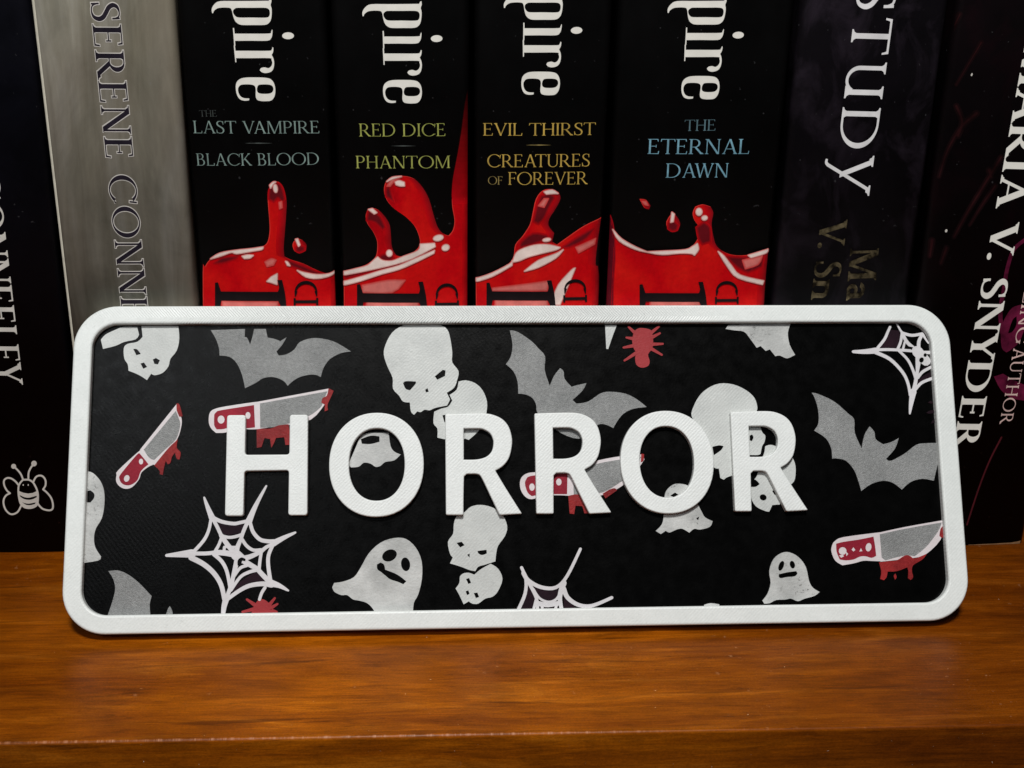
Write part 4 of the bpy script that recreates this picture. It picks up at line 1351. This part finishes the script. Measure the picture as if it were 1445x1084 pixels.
k1 = 160.0 / 1265 / 5.42
web(zw, [
    ([(28, 563), (222, 548)], 20, 56), ([(315, 120), (340, 190), (375, 275)], 12, 42), ([(790, 32), (710, 180), (655, 305)], 13, 46), ([(1012, 388), (930, 425), (845, 470)], 14, 44), ([(958, 832), (890, 795), (825, 775)], 12, 50), ([(460, 1010), (468, 950), (488, 880)], 26, 44),
    ([(222, 548), (330, 548), (400, 540)], 26, 26), ([(400, 540), (480, 545), (560, 560)], 34, 40), ([(380, 280), (415, 345), (445, 410)], 24, 24), ([(445, 410), (500, 490), (560, 555)], 30, 34), ([(645, 310), (615, 380), (595, 440)], 26, 24), ([(595, 440), (570, 500), (560, 555)], 26, 34),
    ([(835, 480), (790, 500), (750, 535)], 22, 26), ([(750, 535), (660, 575), (590, 590)], 26, 40), ([(825, 775), (770, 720), (720, 665)], 34, 30), ([(720, 665), (650, 625), (580, 580)], 30, 40), ([(488, 880), (512, 820), (530, 755)], 26, 30), ([(530, 755), (552, 660), (570, 580)], 26, 36),
    ([(225, 545), (310, 450), (350, 370), (368, 280)], 24, 20), ([(378, 272), (450, 305), (540, 320), (590, 312), (645, 300)], 26, 22), ([(668, 320), (690, 385), (740, 440), (800, 455), (850, 455)], 24, 28), ([(842, 480), (808, 560), (805, 640), (822, 760)], 24, 26), ([(830, 790), (760, 780), (660, 795), (580, 835), (490, 900)], 34, 24), ([(470, 900), (445, 790), (390, 700), (310, 630), (215, 580)], 28, 36),
    ([(400, 530), (428, 480), (448, 425)], 22, 20), ([(448, 412), (500, 425), (550, 420), (600, 405)], 20, 22), ([(605, 440), (640, 490), (690, 522), (750, 520)], 22, 22), ([(752, 540), (742, 600), (735, 670)], 20, 22), ([(730, 672), (660, 690), (590, 730), (520, 830)], 24, 20), ([(515, 820), (490, 690), (450, 610), (390, 555)], 22, 26),
    ([(470, 500), (465, 545)], 20, 20), ([(480, 495), (520, 500), (570, 500)], 18, 18), ([(640, 640), (590, 660), (545, 720)], 22, 20), ([(560, 560), (600, 590)], 70, 60), ([(780, 810), (755, 850), (738, 900)], 22, 20)], k1,
    cells=[[(420, 300), (520, 335), (620, 310), (600, 390), (520, 405), (450, 390)], [(690, 700), (750, 700), (820, 770), (720, 760), (600, 800), (520, 880), (560, 790)]],
    holes=[[(570, 640), (572, 600), (600, 578), (632, 590), (630, 608), (606, 604), (596, 640)], ])
zv = lambda p: U(1200, 440, p, sc=6.775)
k2 = 160.0 / 1265 / 6.775
web(zv, [
    ([(28, 382), (130, 382), (245, 372)], 26, 56), ([(568, 975), (580, 880), (600, 765)], 14, 60), ([(245, 365), (340, 362), (450, 365), (600, 375)], 26, 26), ([(600, 770), (622, 680), (640, 570), (662, 460)], 34, 28),
    ([(262, 345), (325, 265), (355, 200), (380, 145)], 26, 22), ([(440, 110), (480, 180), (500, 205)], 12, 26), ([(500, 205), (590, 226), (690, 210)], 28, 26), ([(690, 210), (715, 255), (745, 300)], 26, 12), ([(495, 205), (545, 295), (640, 375)], 30, 34), ([(690, 215), (655, 285), (655, 380)], 26, 34),
    ([(240, 388), (380, 455), (500, 580), (552, 690), (572, 800)], 34, 24), ([(455, 365), (545, 455), (595, 550), (625, 640)], 24, 26), ([(452, 358), (480, 290), (492, 220)], 24, 24), ([(620, 745), (680, 680), (775, 640)], 26, 26), ([(645, 630), (690, 575), (770, 530)], 26, 26), ([(520, 290), (505, 350)], 18, 20),
    ([(640, 380), (720, 470)], 100, 90), ([(640, 400), (640, 500), (640, 560)], 34, 26), ([(700, 390), (770, 390)], 30, 30)], k2,
    cells=[[(280, 345), (340, 270), (380, 170), (470, 180), (475, 260), (440, 340), (360, 355)], [(640, 600), (690, 540), (770, 490), (770, 520), (690, 565), (655, 610)], [(620, 740), (650, 660), (700, 610), (775, 570), (775, 625), (690, 660)]],
    holes=[ell(715, 415, 16, 18, 0, 10), ell(680, 462, 22, 26, 20, 10), [(545, 328), (600, 340), (585, 368)]])
k3_ = 160.0 / 1265 / 3.6125
web(zf, [
    ([(130, 582), (152, 640), (148, 715), (112, 800)], 14, 16), ([(140, 610), (165, 648), (230, 682), (305, 683), (362, 625), (430, 487)], 20, 13), ([(345, 690), (365, 735), (420, 772), (490, 776), (590, 735)], 22, 14), ([(165, 655), (205, 735), (212, 800)], 16, 14),
    ([(345, 660), (325, 730), (335, 800)], 26, 16), ([(190, 690), (222, 738), (268, 757), (308, 742), (332, 700)], 10, 12), ([(205, 745), (190, 800)], 14, 12), ([(215, 765), (265, 772), (325, 762)], 22, 20), ([(230, 770), (240, 800)], 12, 12), ([(310, 770), (300, 800)], 12, 12)], k3_,
    cells=[[(180, 672), (240, 690), (320, 685), (320, 730), (268, 750), (215, 730)], [(160, 670), (200, 740), (200, 790), (125, 800), (152, 720)], [(345, 705), (370, 750), (410, 790), (345, 800)], [(230, 775), (310, 775), (310, 800), (230, 800)]])


# knives
def knife(z, hilt, grip, rivets, blade_edge, blade, bloods, worn=()):
    k = slab('knife_inlay', [smooth(z(hilt), 40), smooth(z(blade_edge), 35)], PINKW, PL - 0.2, ART, SIGN)
    slab('handle', [smooth(z(grip), 40)], CRIMSON, PL - 0.2, ART + 0.02, k, [z(ell(*r)) for r in rivets] + [smooth(z(w_), 60) for w_ in worn])
    slab('blade', [smooth(z(blade), 40)], SILVER, PL - 0.2, ART + 0.02, k)
    for b_ in bloods:
        slab('blood_drip', [smooth(z(b_), 60)], DRIP, PL - 0.2, ART + 0.045, k)


knife(za, [(305, 905), (312, 882), (400, 800), (430, 775), (470, 832), (492, 852), (466, 864), (432, 892), (420, 926), (385, 966), (350, 975), (320, 962), (303, 937)],
      [(318, 917), (330, 895), (408, 802), (424, 796), (446, 822), (468, 850), (430, 884), (412, 930), (378, 955), (346, 955), (326, 940)], [(430, 836, 11, 15, 0, 12), (357, 922, 14, 18, 20, 12)],
      [(425, 775), (611, 543), (620, 570), (637, 620), (634, 662), (614, 722), (560, 790), (500, 855), (470, 835)], [(444, 775), (607, 578), (624, 620), (630, 650), (610, 720), (560, 768), (497, 828), (470, 815)],
      [[(611, 540), (626, 546), (642, 605), (626, 608), (612, 575)], [(497, 856), (530, 815), (572, 765), (618, 722), (612, 765), (632, 790), (626, 826), (611, 820), (604, 790), (588, 812), (580, 842), (566, 850), (556, 832), (547, 870), (541, 905), (525, 900), (524, 882)]])
knife(za, [(776, 605), (784, 582), (805, 568), (860, 555), (1014, 532), (1036, 535), (1038, 670), (985, 672), (905, 668), (862, 688), (812, 690), (788, 668), (776, 640)],
      [(803, 597), (814, 584), (840, 574), (1006, 548), (1011, 662), (960, 666), (900, 658), (852, 670), (816, 672), (803, 650)], [(838, 622, 18, 21, 0, 12), (975, 601, 13, 18, 0, 12)],
      [(1020, 532), (1385, 464), (1402, 482), (1366, 545), (1296, 622), (1180, 650), (1036, 668)], [(1036, 540), (1380, 478), (1358, 530), (1345, 560), (1284, 605), (1190, 640), (1110, 660), (1038, 664)],
      [[(1019, 672), (1050, 668), (1090, 668), (1130, 652), (1182, 646), (1190, 700), (1188, 750), (1166, 752), (1160, 712), (1118, 716), (1108, 742), (1094, 766), (1088, 722), (1060, 716), (1044, 762), (1020, 766)],
       [(1386, 462), (1412, 476), (1396, 512), (1381, 546), (1383, 574), (1366, 580), (1367, 546), (1349, 536), (1356, 512), (1377, 500)]])
knife(ze, [(122, 940), (134, 912), (165, 894), (220, 890), (380, 884), (388, 1012), (330, 1008), (250, 1010), (182, 1028), (148, 1014), (126, 980)],
      [(147, 945), (160, 916), (200, 906), (364, 898), (362, 1002), (310, 1002), (250, 1002), (182, 1012), (160, 992)], [(183, 966, 14, 19, 0, 12), (320, 940, 14, 18, 0, 12)],
      [(376, 886), (420, 862), (520, 830), (640, 808), (750, 798), (756, 826), (700, 906), (640, 962), (560, 1002), (470, 1018), (386, 1012)], [(392, 896), (430, 874), (520, 846), (630, 826), (740, 812), (690, 905), (636, 940), (548, 992), (460, 1006), (396, 1008)],
      [[(368, 1011), (420, 1004), (470, 1042), (470, 1100), (450, 1100), (440, 1064), (405, 1061), (398, 1104), (375, 1101)], [(543, 1000), (580, 978), (605, 972), (617, 982), (585, 1005), (558, 1024)], [(740, 796), (754, 798), (752, 830), (738, 840)]])
knife(zh, [(626, 500), (630, 468), (645, 446), (690, 426), (872, 402), (884, 550), (830, 548), (788, 547), (740, 560), (682, 570), (645, 546)],
      [(650, 460), (690, 450), (760, 440), (840, 424), (848, 470), (854, 522), (830, 532), (800, 524), (770, 526), (740, 540), (700, 545), (668, 540), (652, 500)], [(683, 497, 20, 20, 0, 12), (815, 478, 15, 22, 10, 12)],
      [(866, 404), (1000, 375), (1190, 341), (1202, 362), (1182, 440), (1110, 512), (1050, 532), (876, 552)], [(872, 412), (1000, 384), (1188, 352), (1176, 385), (1150, 425), (1105, 480), (1050, 524), (1000, 520), (900, 545), (882, 530)],
      [[(868, 555), (910, 550), (960, 544), (1000, 520), (1026, 522), (1050, 535), (1112, 511), (1090, 540), (1042, 570), (1036, 602), (1042, 630), (1030, 645), (1016, 636), (1018, 600), (1012, 580), (960, 600), (912, 602), (907, 630), (893, 646), (875, 640), (880, 602)], [(1176, 420), (1182, 385), (1196, 368), (1204, 395), (1200, 424), (1188, 430)], [(944, 625), (952, 612), (958, 630), (950, 644)]],
      worn=[[(728, 490), (738, 478), (748, 492), (738, 500)], [(664, 520), (682, 516), (690, 524), (676, 532)], [(768, 500), (776, 482), (784, 498)], [(700, 500), (712, 512), (702, 524)]])

# letters: front faces flush with the frame's front
LB = 0.22


def P0(ox, oy, pts):
    return [on_sign(x, y, 0) for x, y in Z(ox, oy, 3.6125, pts)]


def letter(outer_, holes_):
    bevelled('letter', outer_, holes_, WHITE_LETTER, PL - 0.1, 0.0, LB, SIGN)


h = lambda p: [on_sign(x, y, 0) for x, y in p]
letter(fillet(h([(317.2, 728), (343.2, 728), (344.8, 664.6), (407.6, 663.6), (406.6, 727.2), (433.6, 727.2), (434.6, 585.2), (408.8, 585.2), (408.2, 641.4), (345.5, 641.8), (346.6, 585.6), (320.2, 585.8)]), 0.55), [])


def olet(x0, x1, y0, y1, a0, a1, b0, b1):
    def loop(X0, X1, Y0, Y1, e):
        c = h([(X0, Y0), (X1, Y0), (X1, Y1), (X0, Y1)])
        cx, cy = sum(p[0] for p in c) / 4, sum(p[1] for p in c) / 4
        rx = (c[1][0] - c[0][0] + c[2][0] - c[3][0]) / 4
        ry = (c[0][1] - c[3][1] + c[1][1] - c[2][1]) / 4
        out = []
        for k in range(72):
            t = 2 * math.pi * k / 72
            cc, ss = math.cos(t), math.sin(t)
            out.append((cx + rx * math.copysign(abs(cc)**e, cc), cy + ry * math.copysign(abs(ss)**e, ss)))
        return out
    letter(loop(x0, x1, y0, y1, 0.94), [loop(a0, a1, b0, b1, 0.92)])


olet(464.3, 598.0, 582.4, 729.4, 492.3, 571.0, 604.3, 706.6)
olet(875.6, 1007.4, 579.6, 724.8, 903.0, 979.4, 601.4, 702.2)

R_OUT = P0(440, 420, [(680, 594), (780, 591), (880, 590), (930, 599), (975, 622), (1006, 662), (1021, 720), (1018, 770), (1004, 820), (975, 858), (936, 882), (980, 956), (1030, 1036), (1072, 1102), (958, 1108), (915, 1020), (868, 922), (852, 902), (832, 898), (790, 899), (776, 912), (774, 1000), (773, 1108), (684, 1108), (682, 850)])
R_HOLE = P0(440, 420, [(775, 668), (820, 667), (868, 669), (905, 688), (922, 716), (926, 745), (917, 784), (888, 812), (840, 825), (775, 826), (775, 750)])
r_out = smooth(R_OUT, 38, 4)
r_hole = smooth(R_HOLE, 38, 4)
r_ref = on_sign(440 + 684 / 3.6125, 420 + 1108 / 3.6125, 0)
for target, scx in (((629.3, 726.7), 1.0), ((757.0, 725.0), 0.995), ((1037.4, 721.6), 0.985)):
    t = on_sign(*target, 0)
    mvp = lambda L: [(t[0] + (x - r_ref[0]) * scx, t[1] + (y - r_ref[1]) * 1.0) for x, y in L]
    letter(soften(mvp(r_out), 0.32), [mvp(r_hole)])
